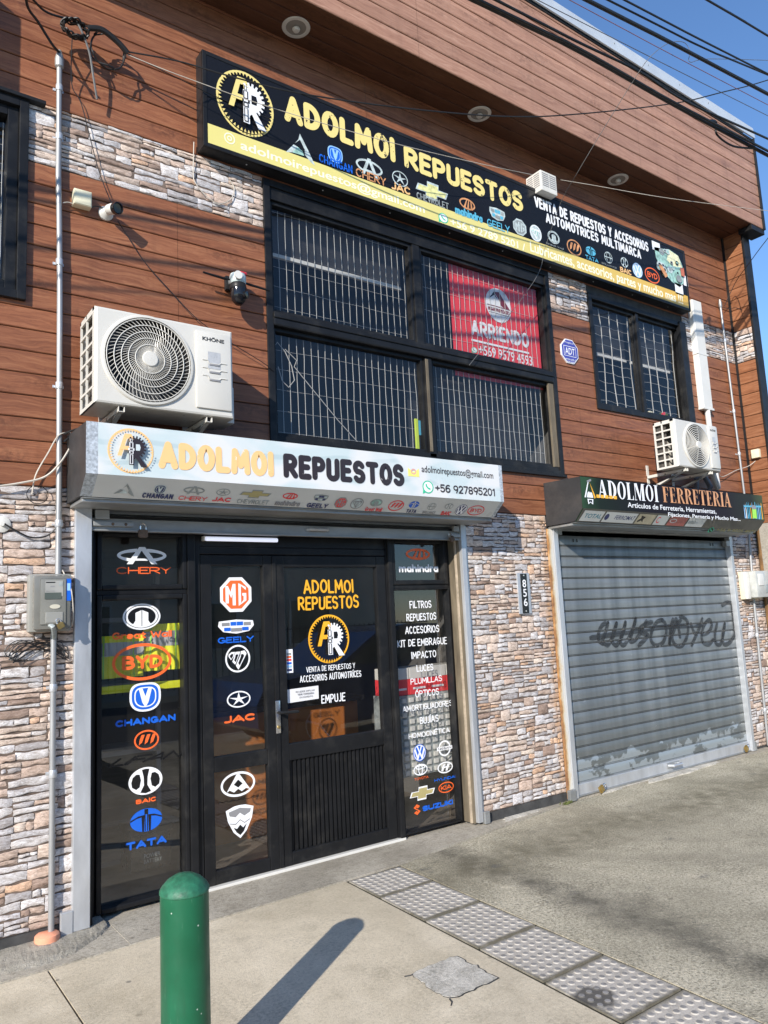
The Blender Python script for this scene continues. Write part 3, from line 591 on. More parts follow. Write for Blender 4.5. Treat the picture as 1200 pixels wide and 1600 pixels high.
def didone(a, s, box, m):                  # condensed serif capitals drawn stroke by stroke
    Wd = dict(A=.62, D=.6, O=.62, L=.5, M=.78, I=.3, F=.5, E=.52, R=.62, T=.56, **{' ': .22})
    tot = sum(Wd[c] + .05 for c in s); bx, by, cx, cy = box; sx = (cx - bx) / tot; hy = cy - by; x = 0
    def q(pts): a.poly([(bx + (x + u) * sx, by + v * hy) for u, v in pts], m)
    def st(p, r): a.strip([(bx + (x + u) * sx, by + v * hy) for u, v in p], [(bx + (x + u) * sx, by + v * hy) for u, v in r], m)
    def stem(u, t=.17): q([(u, 0), (u + t, 0), (u + t, 1), (u, 1)])
    def ser(u0, u1, v): q([(u0, v), (u1, v), (u1, v + .035), (u0, v + .035)])
    for ch in s:
        wd = Wd[ch]
        if ch == 'A': q([(.04, 0), (.09, 0), (.33, 1), (.27, 1)]); q([(.38, 0), (.58, 0), (.36, 1), (.26, 1)]); q([(.14, .28), (.46, .28), (.45, .33), (.15, .33)]); ser(-.02, .17, 0); ser(.32, .64, 0)
        elif ch == 'O': st(ell(.29, .51, .31, .5, 0, 360, 30) + [(.6, .5)], ell(.14, .46, .31, .5, 0, 360, 30) + [(.45, .5)])
        elif ch == 'D': stem(.06); ser(0, .25, 0); ser(0, .25, .965); st(ell(.38, .5, .2, .5, -90, 90, 18), ell(.2, .455, .2, .5, -90, 90, 18))
        elif ch == 'L': stem(.06); ser(0, .3, .965); ser(0, .48, 0); q([(.4, 0), (.48, 0), (.48, .25), (.46, .25)])
        elif ch == 'I': stem(.07); ser(0, .31, 0); ser(0, .31, .965)
        elif ch in 'FE':
            stem(.06); ser(0, .46, .965); q([(.38, 1), (.46, 1), (.46, .75), (.44, .75)]); ser(.2, .38, .5); q([(.35, .4), (.38, .4), (.38, .62), (.35, .62)])
            if ch == 'E': ser(0, .48, 0); q([(.4, 0), (.48, 0), (.48, .25), (.46, .25)])
            else: ser(0, .3, 0)
        elif ch == 'R': stem(.06); ser(0, .28, 0); ser(0, .25, .965); st(ell(.33, .26, .2, .74, -90, 90, 16), ell(.17, .22, .2, .74, -90, 90, 16)); q([(.28, .48), (.42, .48), (.6, .03), (.64, 0), (.46, 0)])
        elif ch == 'T': stem(.2); ser(.12, .46, 0); ser(0, .57, .965); q([(0, 1), (.08, 1), (.02, .72), (0, .72)]); q([(.49, 1), (.57, 1), (.57, .72), (.55, .72)])
        elif ch == 'M': q([(.05, 0), (.08, 0), (.1, 1), (.05, 1)]); q([(.05, 1), (.24, 1), (.44, .1), (.36, 0)]); q([(.36, 0), (.42, 0), (.62, 1), (.56, 1)]); stem(.56); ser(-.02, .16, 0); ser(.5, .8, 0); ser(.56, .8, .965)
        x += wd + .05

# ================================================================ GROUND
g = MB(); g.face([(-60, -60, -.16), (80, -60, -.16), (80, 40, -.16), (-60, 40, -.16)], ASPH); struct(g, 'road')
g = MB()
def slab(mb, pts, z0, z1, m):
    mb.face([(x, y, z1) for x, y in pts], m)
    n = len(pts)
    for i in range(n): a, b = pts[i], pts[(i + 1) % n]; mb.face([(a[0], a[1], z0), (b[0], b[1], z0), (b[0], b[1], z1), (a[0], a[1], z1)], m)
TL = lambda y: 2.625 + .048 * (y + .33)      # left and right edges of the strip of tactile tiles
TR = lambda y: 3.030 + .048 * (y + .33)
edges = [-8, -4.1, -1.6, .9, None]
slab(g, [(.905, -.362), (TL(-.33) - .012, -.325), (TL(-6) - .012, -6), (.905, -6)], -.15, 0, PAVE)
for a, b in ((-1.6, .895), (-4.1, -1.61), (-9, -4.11)): slab(g, [(a, -.362), (b, -.362), (b, -6), (a, -6)], -.15, 0, PAVE)
struct(g, 'pavement')
g = MB(); slab(g, [(TR(-.33) + .012, -.318), (5.1, -.03), (14, -.25), (14, -6), (TR(-6) + .012, -6)], -.15, -.002, DRIVE); struct(g, 'driveway')
g = MB(); slab(g, [(1.295, -.352), (3.04, -.308), (5.1, -.02), (14, -.24), (14, .3), (1.295, .3)], -.15, .006, APRON); slab(g, [(-9, -.352), (1.295, -.352), (1.295, .3), (-9, .3)], -.15, .004, APRON); struct(g, 'wall_apron')
g = MB(); slab(g, [(-9, -6.03), (14, -6.03), (14, -6.18), (-9, -6.18)], -.2, -.005, PILLAR); struct(g, 'kerb')
g = MB(); slab(g, [(2.46, -6.0), (3.1, -6.0), (3.2, -.2), (2.5, -.2)], -.15, -.006, JOINT); struct(g, 'joint_bed')
# torn mortar ramp under the left door post: an uneven raised lip
g = MB(); random.seed(3); rows = []
out = [(.30, -.20), (.55, -.235), (.72, -.27), (.82, -.29), (.9, -.30), (.98, -.285), (1.06, -.25), (1.13, -.19), (1.21, -.13), (1.27, -.05), (1.28, .02)]
def dens(p, n):
    q = []
    for i in range(len(p) - 1):
        for k in range(n): t = k / n; q.append((p[i][0] * (1 - t) + p[i + 1][0] * t, p[i][1] * (1 - t) + p[i + 1][1] * t))
    return q + [p[-1]]
o2 = dens(out, 5)
for x, y in o2:
    j = random.uniform(-.012, .012); yb = .1
    rows.append([(x + j * .6, y + random.uniform(-.008, .008), .003)] + [(x * (1 - .05 * t) + .05 * t, y * (1 - t) + .1 * t, .004 + (.012 + .014 * t) * min(1, t * 9) + random.uniform(-.0016, .0016)) for t in (.05, .12, .25, .45, .7, 1)])
g.grid(rows, MORTAR); o = struct(g, 'mortar_ramp')
g = MB(); random.seed(5); pts = dens([(2.17, -1.57), (2.29, -1.55), (2.43, -1.56), (2.435, -1.7), (2.42, -1.84), (2.28, -1.85), (2.155, -1.84), (2.15, -1.7), (2.17, -1.57)], 5)[:-1]
pts = [(x + random.uniform(-.009, .009), y + random.uniform(-.009, .009)) for x, y in pts]; ce = (2.29, -1.7); slab(g, [(ce[0] + (x - ce[0]) * 1.035 + .003, ce[1] + (y - ce[1]) * 1.04 - .002) for x, y in pts], -.02, .0012, M_MUCK); slab(g, pts, -.02, .0028, PATCH)
for a in ((2.13, -1.56, 2.17, -1.57), (2.15, -1.845, 2.12, -1.89)):
    g.tube([(a[0], a[1], .001), ((a[0] + a[2]) / 2 + .006, (a[1] + a[3]) / 2 - .004, .001), (a[2], a[3], .001)], .0035, M_MUCK, 5)
tag(g.build('concrete_patch'), 'small square of paler patched concrete set into the pavement', 'patch')['kind'] = 'structure'

random.seed(8)
for q in ([(5.42, -.06), (5.75, -.03), (6.1, -.035), (6.25, .0), (5.75, .01), (5.5, -.0)], [(6.0, -.10), (6.6, -.11), (7.2, -.06), (7.25, -.01), (6.5, .0), (6.15, -.02)], [(4.2, -.09), (4.6, -.06), (4.7, -.01), (4.3, .0)]):
    g = MB(); pts = [(x + random.uniform(-.02, .02), y + random.uniform(-.008, .008)) for x, y in dens(q + [q[0]], 5)[:-1]]; slab(g, pts, -.01, .0095, PATCH); struct(g, 'cement_skim')
for x, y, n, lb in ((4.95, -.05, 60, 'small green moss tuft at the rusty foot of the closed shutter'), (1.0, .0, 30, 'sparse moss at the foot of the left stone wall by the pink cap')):
    g = MB()
    for i in range(n):
        a_ = random.uniform(0, 6.3); r_ = random.uniform(0, .05) ; cx_, cy_ = x + r_ * 1.6 * math.cos(a_), y + r_ * .5 * math.sin(a_); h_ = random.uniform(.008, .03); t_ = random.uniform(0, 6.3); g.face([(cx_ - .006 * math.cos(t_), cy_ - .006 * math.sin(t_), .004), (cx_ + .006 * math.cos(t_), cy_ + .006 * math.sin(t_), .004), (cx_ + random.uniform(-.01, .01), cy_ - .006, .004 + h_)], M_LEAFM)
    tag(g.build('moss_tuft', None, None), lb, 'moss')
def tactile(name, y0, y1, label):
    mb = MB(); l0, l1, r0, r1 = TL(y0), TL(y1), TR(y0), TR(y1); gp = .006
    P = lambda u, v: ((l0 * (1 - v) + l1 * v) * (1 - u) + (r0 * (1 - v) + r1 * v) * u, y0 * (1 - v) + y1 * v)
    q = [P(.016, .016), P(.984, .016), P(.984, .984), P(.016, .984)]
    slab(mb, q[::-1], -.08, .002, TILE)
    nu = 8; nv = max(2, round(8 * (y0 - y1) / .44))
    for i in range(nu):
        for k in range(nv):
            x, y = P(.03 + .94 * (i + .5) / nu, .03 + .94 * (k + .5) / nv); R0 = .0155
            mb.lathe([(R0 * 1.12, 0), (R0, .0022), (R0 * .86, .0036)], (x, y, .0018), TILE, (0, 0, 1), 12); mb.lathe([(R0 * .84, 0), (R0 * .8, .0008), (R0 * .3, .0012)], (x, y, .0053), TILE_DOT, (0, 0, 1), 12)
    o = mb.build(name, None, True); return tag(o, label, 'paving tile', 'tactile paving tiles in a strip')
ys = [-.33, -.69, -1.13, -1.57, -2.005, -2.425, -2.86, -3.3, -3.74]
labs = ['short cut tactile tile against the wall apron', 'clean grey tactile tile, second out from the wall apron', 'moss-edged tactile tile beside the top corner of the concrete patch', 'cleanest pale tactile tile just above the one with the oil blot',
        'tactile tile with a black oil blot on one corner', 'tactile tile at the bottom edge of the photo beyond the oil-blotted one', 'last tactile tile, cut off by the corner of the photo']
for i in range(7): tactile('tactile_tile', ys[i], ys[i + 1], labs[i])

# ================================================================ BUILDING
B = thing('shop_building', 'two-storey shop clad in brown wood-look planks and ledge stone', 'building', (4, 0, 0))
Z0 = .07
OPEN = [(-1.2, .812, 3.48, 4.72), (2.352, 5.318, 2.775, 4.742), (5.88, 7.50, 3.482, 4.66)]
def spans(x0, x1, za, zb, opens):
    S = [(x0, x1)]
    for a, b, c, d in opens:
        if c < zb - 1e-4 and d > za + 1e-4:
            S = [s for q in S for s in ((q[0], min(q[1], a)), (max(q[0], b), q[1])) if s[1] - s[0] > .002]
    return S
def planks(mb, mapf, x0, x1, z0, z1, m, opens=(), pitch=.13, zs=Z0, seams=(), gap=.0027):
    k = math.floor((z0 - zs) / pitch + 1e-6); z = zs + k * pitch
    while z < z1 - 1e-4:
        a, b = max(z, z0), min(z + pitch, z1)
        cuts = sorted({a, b} | {c for o in opens for c in o[2:] if a < c < b})
        for i in range(len(cuts) - 1):
            ca, cb = cuts[i], cuts[i + 1]; ga = gap if abs(ca - z) < 1e-4 else 0; gb = gap if abs(cb - z - pitch) < 1e-4 else 0
            prof = [(.011, ca + ga), (.004, ca + ga), (0, ca + ga * 2.6), (0, cb - gb * 2.6), (.004, cb - gb), (.011, cb - gb)]
            for s0, s1 in spans(x0, x1, ca, cb, opens):
                pcs = [s0] + [q for q in seams if s0 < q < s1] + [s1]
                for p, q in zip(pcs, pcs[1:]):
                    p2 = p + (.001 if p != s0 else 0); q2 = q - (.001 if q != s1 else 0)
                    for e in range(5): mb.face([mapf(p2, *prof[e]), mapf(q2, *prof[e]), mapf(q2, *prof[e + 1]), mapf(p2, *prof[e + 1])], m)
        z += pitch
front = lambda u, d, z: (u, d, z)
mb = MB(); planks(mb, front, -3, 8.55, 2.41, 4.36, WOOD, OPEN, seams=(1.72, 5.62)); mb.build('wood_cladding', B); mb = MB(); planks(mb, front, -3, 8.55, 4.75, 5.94, WOOD, OPEN, seams=(3.3,))
mb.build('wood_cladding', B)
# solid wall behind the cladding
mb = MB(); sh = OPEN + [(1.185, 4.0, -.1, 2.33), (5.14, 7.92, -.1, 2.33)]
zc = sorted({-.1, 5.94} | {c for o in sh for c in o[2:]})
for a, b in zip(zc, zc[1:]):
    for s0, s1 in spans(-3, 8.62, a, b, sh): mb.box((s0, .012, a), (s1, .11, b), M_MUCK)
mb.build('wall_core', B)

# ledge stone, stone by stone
PAL = [((.74, .72, .71), 6), ((.64, .63, .64), 3), ((.77, .64, .54), 5), ((.65, .51, .42), 4), ((.76, .52, .36), 1.3), ((.42, .31, .25), 1.7), ((.50, .48, .48), 2.2)]
def stones(mb, mapf, x0, x1, z0, z1, seed, opens=(), hb=.098):
    rnd = random.Random(seed); cols = []
    for c, k in PAL: cols += [c] * int(k * 10)
    def one(a, b, c, d):
        if b - a < .012 or d - c < .008: return
        col = rnd.choice(cols); j = rnd.uniform(.85, 1.12); col = tuple(min(.82, v * j) for v in col); g = .0010; dep = rnd.uniform(0, .0075); tilt = rnd.uniform(-.05, .05); tz = rnd.uniform(-.004, .004)
        nx = max(3, int((b - a) / .022)); nz = 4; ph = [rnd.uniform(0, 6.3) for _ in range(4)]; am = min(.007, (d - c) * .16); rows = []
        for r in range(nz + 1):
            row = []; v = r / nz
            for i in range(nx + 1):
                u = i / nx; x = a + g + (b - a - 2 * g) * u
                lo = c + g + am * (math.sin(ph[0] + u * 5) + .6 * math.sin(ph[1] + u * 13)) * .6 + am * .6; hi = d - g + am * (math.sin(ph[2] + u * 4) + .5 * math.sin(ph[3] + u * 11)) * .5 - am * .4
                edge = (r in (0, nz)) or (i in (0, nx)); y = -dep + (.0055 if edge else 0) + rnd.uniform(-.0016, .0016) * (not edge) + (u - .5) * tilt * .06 + tz * v
                if r == 1: y += .0014
                elif i == 1 or i == nx - 1: y += .0008
                vv = (0, .16, .5, .93, 1)[r]; xx = x + (rnd.uniform(-.0025, .0025) if i in (0, nx) else 0)
                row.append(mapf(max(x0, min(x1, xx)), y + .002, max(z0, min(z1, lo + (hi - lo) * vv))))
            rows.append(row)
        n0 = len(mb.f); mb.grid(rows, STONE); mb.col += [col] * (len(mb.f) - n0)
    z = z0
    while z < z1 - .01:
        h = hb * rnd.uniform(.85, 1.15); zz = min(z1, z + h)
        if z1 - zz < .03: zz = z1
        for s0, s1 in spans(x0, x1, z, zz, opens):
            x = s0 - rnd.uniform(0, .05)
            while x < s1:
                L = rnd.uniform(.09, .24); xe = min(s1, x + L); xe = s1 if s1 - xe < .03 else xe; xs = max(x, s0); r = rnd.random()
                if r < .52:
                    m = z + (zz - z) * rnd.uniform(.35, .65)
                    if rnd.random() < .45: q = xs + (xe - xs) * rnd.uniform(.35, .65); one(xs, q, z, m); one(q, xe, z, m); one(xs, xe, m, zz)
                    else: one(xs, xe, z, m); one(xs, xe, m, zz)
                elif r < .84:
                    m1 = z + (zz - z) * rnd.uniform(.28, .38); m2 = z + (zz - z) * rnd.uniform(.6, .72); q = xs + (xe - xs) * rnd.uniform(.3, .7)
                    one(xs, xe, z, m1); one(xs, q, m1, m2); one(q, xe, m1, m2); one(xs, xe, m2, zz)
                elif xe - xs < .16: one(xs, xe, z, zz)
                else: q = (xs + xe) / 2; one(xs, q, z, zz); m = z + (zz - z) * .5; one(q, xe, z, m); one(q, xe, m, zz)
                x = xe
                if xe >= s1: break
        z = zz
M_GROUT = mat('brown_grout', (.13, .095, .075), .8, 0, .4, 20)
for k, (a, b, c, d, hb) in enumerate(((.80, 2.352, 4.362, 4.748, .082), (5.318, 5.88, 4.362, 4.748, .082), (7.5, 8.55, 4.362, 4.748, .082), (.2, 1.095, .075, 2.408, .086), (4.06, 5.03, .075, 2.408, .078), (7.97, 8.55, .03, 2.408, .078))):
    mb = MB(); mb.col = []; mb.keep = True; stones(mb, front, a, b, c, d, 11 + k, (), hb); sc_ = mb.build('stone_cladding', B, True); mb = MB(); mb.box((a, .0068, c), (b, .0115, d), M_GROUT); mb.build('grout', sc_)
for a, b in ((.0, 1.09), (4.07, 5.03)): mb = MB(); mb.box((a, -.006, .0), (b, .012, .072), M_MUCK); mb.build('base_strip', B)
# right-hand return wall: planks, a stone band, a concrete pillar below
side = lambda u, d, z: (8.55 + d, u, z)
mb = MB(); planks(mb, side, -.235, 0, 2.45, 4.36, WOOD_R); mb.build('return_cladding', B)
mb = MB(); planks(mb, side, -.235, 0, 4.75, 5.94, WOOD_R); mb.build('return_cladding', B)
mb = MB(); mb.col = []; mb.keep = True; stones(mb, side, -.235, 0, 4.362, 4.748, 31, (), .098); mb.build('return_stone', B, True)
mb = MB(); mb.box((8.562, -.235, 2.45), (8.64, .11, 5.94), M_MUCK); mb.build('return_core', B)
mb = MB(); mb.box((8.552, -.26, -.1), (9.2, .11, 2.448), PILLAR, .012); mb.build('concrete_pillar', B)
mb = MB(); mb.box((8.54, -.262, 2.45), (8.66, -.236, 5.94), M_BLACKT, .004); mb.box((8.528, -.02, 2.41), (8.552, .0, 5.94), M_BLACKT); mb.box((8.66, -.262, 2.45), (8.68, .11, 5.94), M_BLACKT); mb.build('corner_trim', B)
mb = MB(); mb.tube([(8.53, -.03, .0), (8.535, -.03, 1.2), (8.53, -.028, 2.42)], .02, mat('brown_stained_timber', (.16, .085, .03), .8, 0, .4, 12, .3, 60), 6); mb.build('stained_edge', B)
# eave: fascia, soffit, flashing
EX = 8.76
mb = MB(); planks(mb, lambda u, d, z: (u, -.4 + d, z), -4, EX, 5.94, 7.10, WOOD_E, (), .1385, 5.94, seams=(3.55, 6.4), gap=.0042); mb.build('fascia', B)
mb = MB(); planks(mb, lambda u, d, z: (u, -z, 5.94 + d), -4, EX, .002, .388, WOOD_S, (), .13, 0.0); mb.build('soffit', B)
mb = MB(); mb.prism([(-.385, 5.955), (-.385, 7.09), (-.3, 7.09), (.0, 7.09), (2.5, 7.3), (2.5, 5.96), (0, 5.955)], 'x', -4, EX - .01, M_MUCK); mb.build('eave_core', B)
mb = MB(); mb.prism([(-.418, 7.10), (-.43, 7.105), (-.418, 7.245), (-.38, 7.262), (.6, 7.35), (.6, 7.34), (-.37, 7.25), (-.405, 7.235)], 'x', -4, EX + .03, M_FLASH)
for i in range(22): mb.lathe([(.006, 0), (.005, .004)], (-3.4 + i * .56, -.426, 7.19), M_GALVD, (0, -1, 0), 8)
mb.build('roof_flashing', B)
mb = MB(); mb.box((EX, -.42, 5.93), (EX + .03, .12, 7.10), M_BLACKT); mb.box((8.5, -.40, 5.875), (EX + .03, -.235, 5.935), M_BLACKT, .006); mb.box((8.62, -.36, 5.90), (8.72, -.3, 5.95), M_GALVD, .004); mb.build('eave_end_trim', B)
mb = MB(); mb.box((-4, -.4, 7.075), (EX, -.408, 7.10), M_BLACKT); mb.build('drip_edge', B)
# inside: two dark floors
mb = MB()
mb.box((-3, .11, 2.36), (8.6, 5, 2.56), M_INT); mb.box((-3, .11, 5.85), (8.6, 5, 5.93), M_INT); mb.box((-3, 5, -.1), (8.6, 5.1, 5.93), M_INT)
for x in (-3, .95, 4.3, 8.55): mb.box((x, .115, -.1), (x + .06, 5, 2.36), M_INT)
for x in (-3, 1.5, 5.6, 8.55): mb.box((x, .115, 2.56), (x + .06, 5, 5.85), M_INT)
mb.build('interior_wall', B)
mb = MB(); mb.box((-2.9, .2, -.1), (8.5, 4.99, .01), M_INTF); mb.build('interior_floor', B)

# ================================================================ UPPER WINDOWS
def fr(mb, x0, x1, z0, z1, t, y0, y1, m, bev=.004):
    mb.box((x0, y0, z0), (x0 + t, y1, z1), m, bev); mb.box((x1 - t, y0, z0), (x1, y1, z1), m, bev); mb.box((x0 + t, y0, z0), (x1 - t, y1, z0 + t), m, bev); mb.box((x0 + t, y0, z1 - t), (x1 - t, y1, z1), m, bev)
def pane(parent, x0, x1, z0, z1, y, m=GLASS_U, name='pane'):
    mb = MB(); mb.keep = True; mb.face([(x0, y, z0), (x1, y, z0), (x1, y, z1), (x0, y, z1)], m); return mb.build(name, parent, None)
def grille(parent, x0, x1, z0, z1, y, pitch, hz, rv=.0024, rh=.0014, wob=.003, seed=1):
    mb = MB(); rnd = random.Random(seed); n = max(1, round((x1 - x0) / pitch))
    for i in range(n + 1):
        x = x0 + (x1 - x0) * i / n; q = [(x + rnd.uniform(-wob, wob), y + rnd.uniform(-wob, wob), z0 + (z1 - z0) * k / 5) for k in range(6)]; mb.tube(q, rv, M_BARS, 6)
    for z in hz: mb.tube([(x0 + (x1 - x0) * k / 8, y + .006, z + rnd.uniform(-wob, wob)) for k in range(9)], rh, M_BARS, 5)
    return mb.build('grille', parent)
def blind(parent, x0, x1, z0, z1, y, rail=True):
    mb = MB(); z = z1
    while z > z0 + .01: mb.face([(x0, y, z), (x1, y, z), (x1, y + .014, z - .021), (x0, y + .014, z - .021)], M_BLIND); z -= .024
    o = mb.build('blind', parent, None)
    if rail: r = MB(); r.box((x0, y - .006, z0 - .014), (x1, y + .02, z0 + .016), M_PVC, .004); r.build('bottom_rail', o)
    return o
MW = thing('window', 'large black-framed upper window in four panes behind a wire grille', 'window', (3.83, 0, 2.78), 'upper-floor windows')
mb = MB(); fr(mb, 2.352, 5.318, 2.775, 4.742, .05, -.014, .1, M_BLACK); mb.box((2.40, .0, 4.60), (5.27, .1, 4.692), M_BLACK, .004); mb.box((2.40, -.02, 3.645), (5.27, .1, 3.752), M_BLACK, .012); mb.box((2.40, -.03, 3.70), (5.27, -.012, 3.735), M_BLACK, .006)
mb.box((3.70, .005, 3.752), (3.775, .1, 4.60), M_BLACK, .005); mb.box((3.76, .0, 2.825), (3.83, .1, 3.645), M_BLACK, .005); mb.box((2.40, .0, 2.825), (5.27, .1, 2.86), M_BLACK, .005)
for x0, x1, z0, z1 in ((2.402, 3.70, 3.752, 4.60), (3.775, 5.27, 3.752, 4.60), (2.402, 3.76, 2.86, 3.645), (3.83, 5.27, 2.86, 3.645)):
    fr(mb, x0, x1, z0, z1, .028, .02, .08, M_BLACK, .004)
mb.build('frame', MW)
mb = MB(); mb.box((5.205, -.004, 2.86), (5.27, .02, 3.645), M_JAMB, .004); mb.box((3.762, -.006, 2.87), (3.79, .0, 3.63), M_JAMB, .002); mb.build('weathered_timber', MW)
mb = MB(); mb.prism([(-.03, 2.768), (-.03, 2.79), (0, 2.80), (.05, 2.80), (.05, 2.768)], 'x', 2.34, 5.33, M_BLACKT); mb.build('sill', MW)
for i, (x0, x1, z0, z1, hz) in enumerate(((2.43, 3.675, 3.78, 4.575, (3.80, 3.835, 3.99, 4.14, 4.565)), (3.80, 5.20, 3.78, 4.575, (3.80, 3.9, 4.1, 4.3, 4.5)), (2.43, 3.735, 2.887, 3.62, (3.513, 3.37, 3.22, 3.067, 2.91)), (3.857, 5.20, 2.887, 3.62, (3.45, 3.32, 3.16, 3.0, 2.9)))):
    pane(MW, x0 - .002, x1 + .002, z0 - .002, z1 + .002, .05); grille(MW, x0 + .02, x1 - .015, z0, z1, .085, .0615, hz, seed=i)
blind(MW, 2.43, 3.69, 4.272, 4.6, .17); blind(MW, 3.8, 5.22, 2.862, 3.62, .30)
mb = MB(); mb.tube([(2.43, .075, 3.50), (2.47, .07, 3.56), (2.53, .07, 3.5), (2.58, .07, 3.40), (2.60, .072, 3.30), (2.55, .07, 3.24), (2.5, .07, 3.28), (2.47, .07, 3.38)], .0035, M_BARS, 6)
mb.tube([(2.53, .07, 3.52), (2.62, .068, 3.45), (2.60, .07, 3.40), (2.75, .07, 3.25), (2.95, .07, 3.05), (3.12, .07, 2.90)], .003, M_BARS, 6); tag(mb.build('loose_cable'), 'pale cable looped behind the glass of the large upper window', 'cable')
mb = MB(); p = at(651, 668, -.07); mb.box((p.x - .02, .06, 2.89), (p.x + .012, .075, p.z + .07), mat('lime_plastic', (.55, .68, .06), .5), .004); mb.box((p.x + .014, .065, p.z - .06), (p.x + .06, .07, p.z + .06), M_CYAN, .002); tag(mb.build('spirit_level', None), 'lime green strip with a blue tag leaning inside the large upper window', 'tool')
# red letting banner
BN = thing('rent_banner', 'red ARRIENDO banner with a round house logo hanging inside the upper window', 'banner', (4.7, .11, 3.57))
mb = MB(); rows = []
for i in range(25):
    u = i / 24; x = 4.165 + 1.08 * u; rows.append([(x, .0955 + .002 * math.sin(u * 19), 3.585 + .02 * u), (x, .0955 + .002 * math.sin(u * 15 + 1), 4.1), (x, .0955 + .002 * math.sin(u * 17), 4.64)])
mb.grid(rows, M_RED); mb.build('banner_cloth', BN, True)
a = Art((0, .0928, 0)); q = a.px
P0 = a.px(736.4, 522.8); P1 = a.px(825.3, 521.7); marker(a, 'ARRIENDO', (*P0, *P1), M_WHITE, .2, 0)
l0 = a.px(736.4, 532.5); l1 = a.px(826.3, 549.8); a.poly([l0, (l1[0], l0[1]), (l1[0], l0[1] + .018), (l0[0], l0[1] + .018)], M_WHITE)
a.tpx('+569 9579 4593', (748, 553.5), (830.7, 557.4), M_WHITE, .01); a.build('lettering', BN)
a = Art((0, .0928, 0)); e = E(a, 741, 547, 9, 9); e_whats(e, M_WHITE, M_WAGREEN); a.build('phone_symbol', BN)
a = Art((0, .0928, 0)); e = E(a, 778.7, 477.3, 39, 52); e.disc(M_WHITE); e.poly([(-.75, .25), (-.3, .75), (.0, .3), (-.3, .55)], M_VBLK); e.poly([(-.3, .75), (.1, .8), (.85, -.05), (.55, -.12), (.2, .0), (.05, .35)], M_DKRED); e.text('HOGAR PROPIEDADES', (-.85, -.42, .85, -.2), M_DKRED, .02); e.poly([(-.9, -.12), (.9, -.12), (.9, -.08), (-.9, -.08)], M_DKRED); e.poly([(-.8, -.52), (.8, -.52), (.8, -.49), (-.8, -.49)], M_GREYV); a.build('house_logo', BN)
# strip of folded-over banner edge behind the middle rail is part of the cloth already
SW = thing('window', 'small black-framed sliding window with ornamental wire bars below the signboard end', 'window', (6.69, 0, 3.48), 'upper-floor windows')
mb = MB(); fr(mb, 5.88, 7.50, 3.482, 4.66, .05, -.016, .1, M_BLACK); mb.box((6.645, .0, 3.53), (6.69, .09, 4.61), M_BLACK, .005); fr(mb, 5.932, 6.645, 3.533, 4.608, .03, .02, .07, M_BLACK); fr(mb, 6.69, 7.448, 3.533, 4.608, .03, .02, .07, M_BLACK)
mb.box((7.40, -.03, 3.50), (7.515, .02, 4.66), M_BLACK, .006); mb.build('frame', SW)
for i, (x0, x1) in enumerate(((5.965, 6.615), (6.72, 7.39))):
    pane(SW, x0 - .004, x1 + .004, 3.56, 4.58, .045); hz = [3.62 + .098 * k for k in range(10)]; grille(SW, x0 + .03, x1 - .01, 3.565, 4.58, .08, .148, hz, .0045, .002, .009, 40 + i); blind(SW, x0 - .01, x1 + .01, 4.125, 4.6, .15)
mb = MB(); mb.box((6.86, .09, 3.55), (6.92, .12, 3.61), M_CREAM, .01); mb.lathe([(.05, 0), (.06, .03), (.03, .06)], (7.1, .1, 3.555), M_LEAFM, (0, 0, 1), 9); mb.lathe([(.025, 0), (.03, .02)], (7.06, .07, 3.58), M_RED, (0, -1, 0), 8); tag(mb.build('sill_ornament', None, True), 'small green and red ornament on the sill inside the small window', 'ornament')
LW = thing('window', 'black-framed upper window cut off by the left edge of the photo', 'window', (0, 0, 3.48), 'upper-floor windows')
mb = MB(); fr(mb, -1.2, .812, 3.48, 4.72, .05, -.03, .1, M_BLACK); fr(mb, -1.15, .762, 3.53, 4.67, .06, .0, .1, M_BLACK); mb.box((-1.2, -.05, 4.72), (.9, .0, 4.742), M_BLACKT, .003); mb.box((-.2, 0, 3.59), (-.15, .09, 4.61), M_BLACK, .004); mb.build('frame', LW)
pane(LW, -1.09, .702, 3.59, 4.61, .05); grille(LW, -1.05, .69, 3.59, 4.6, .08, .075, [3.62, 3.74, 3.86, 3.98, 4.1, 4.22, 4.34, 4.46], seed=9)
blind(LW, -1.09, .70, 4.35, 4.6, .2)

# ================================================================ BIG SIGNBOARD
S = thing('signboard', 'long black and yellow lightbox signboard under the eave', 'signboard', (4.7, -.05, 4.76), 'shop signs')
mb = MB(); SX0, SX1, SZ0, SZ1, SP = 1.865, 7.515, 4.762, 5.47, .112
mb.box((SX0, -SP + .01, SZ0), (SX1, .0, SZ1), M_BLACKT); fr(mb, SX0, SX1, SZ0, SZ1, .03, -SP, -SP + .02, M_BLACKT, .004)
for i in range(9): mb.lathe([(.006, 0), (.005, .003)], (2.2 + i * .62, -.06, SZ0 - .001), M_GALV, (0, 0, -1), 8)
mb.build('cabinet', S)
mb = MB(); mb.keep = True; mb.box((SX0 + .03, -SP + .004, SZ0 + .03), (SX1 - .03, -SP + .011, SZ1 - .03), M_SIGNBLK); mb.build('face_panel', S)
OT = (0, -SP + .0035, 0); A = lambda: Art(OT)
a = A(); b0 = a.px(325, 192.5); b1 = a.px(325, 223.4); a.poly([(SX0 + .032, b1[1]), (SX1 - .032, b1[1]), (SX1 - .032, b0[1]), (SX0 + .032, b0[1])], M_BAND); a.build('yellow_band', S)
OB = (0, -SP + .003, 0)
a = A(); e = E(a, 383.5, 162, 89, 98); e_gearlogo(e, M_WORNY, M_WORNY, M_WHITE, M_SIGNBLK, M_SIGNBLK); a.build('gear_emblem', S)
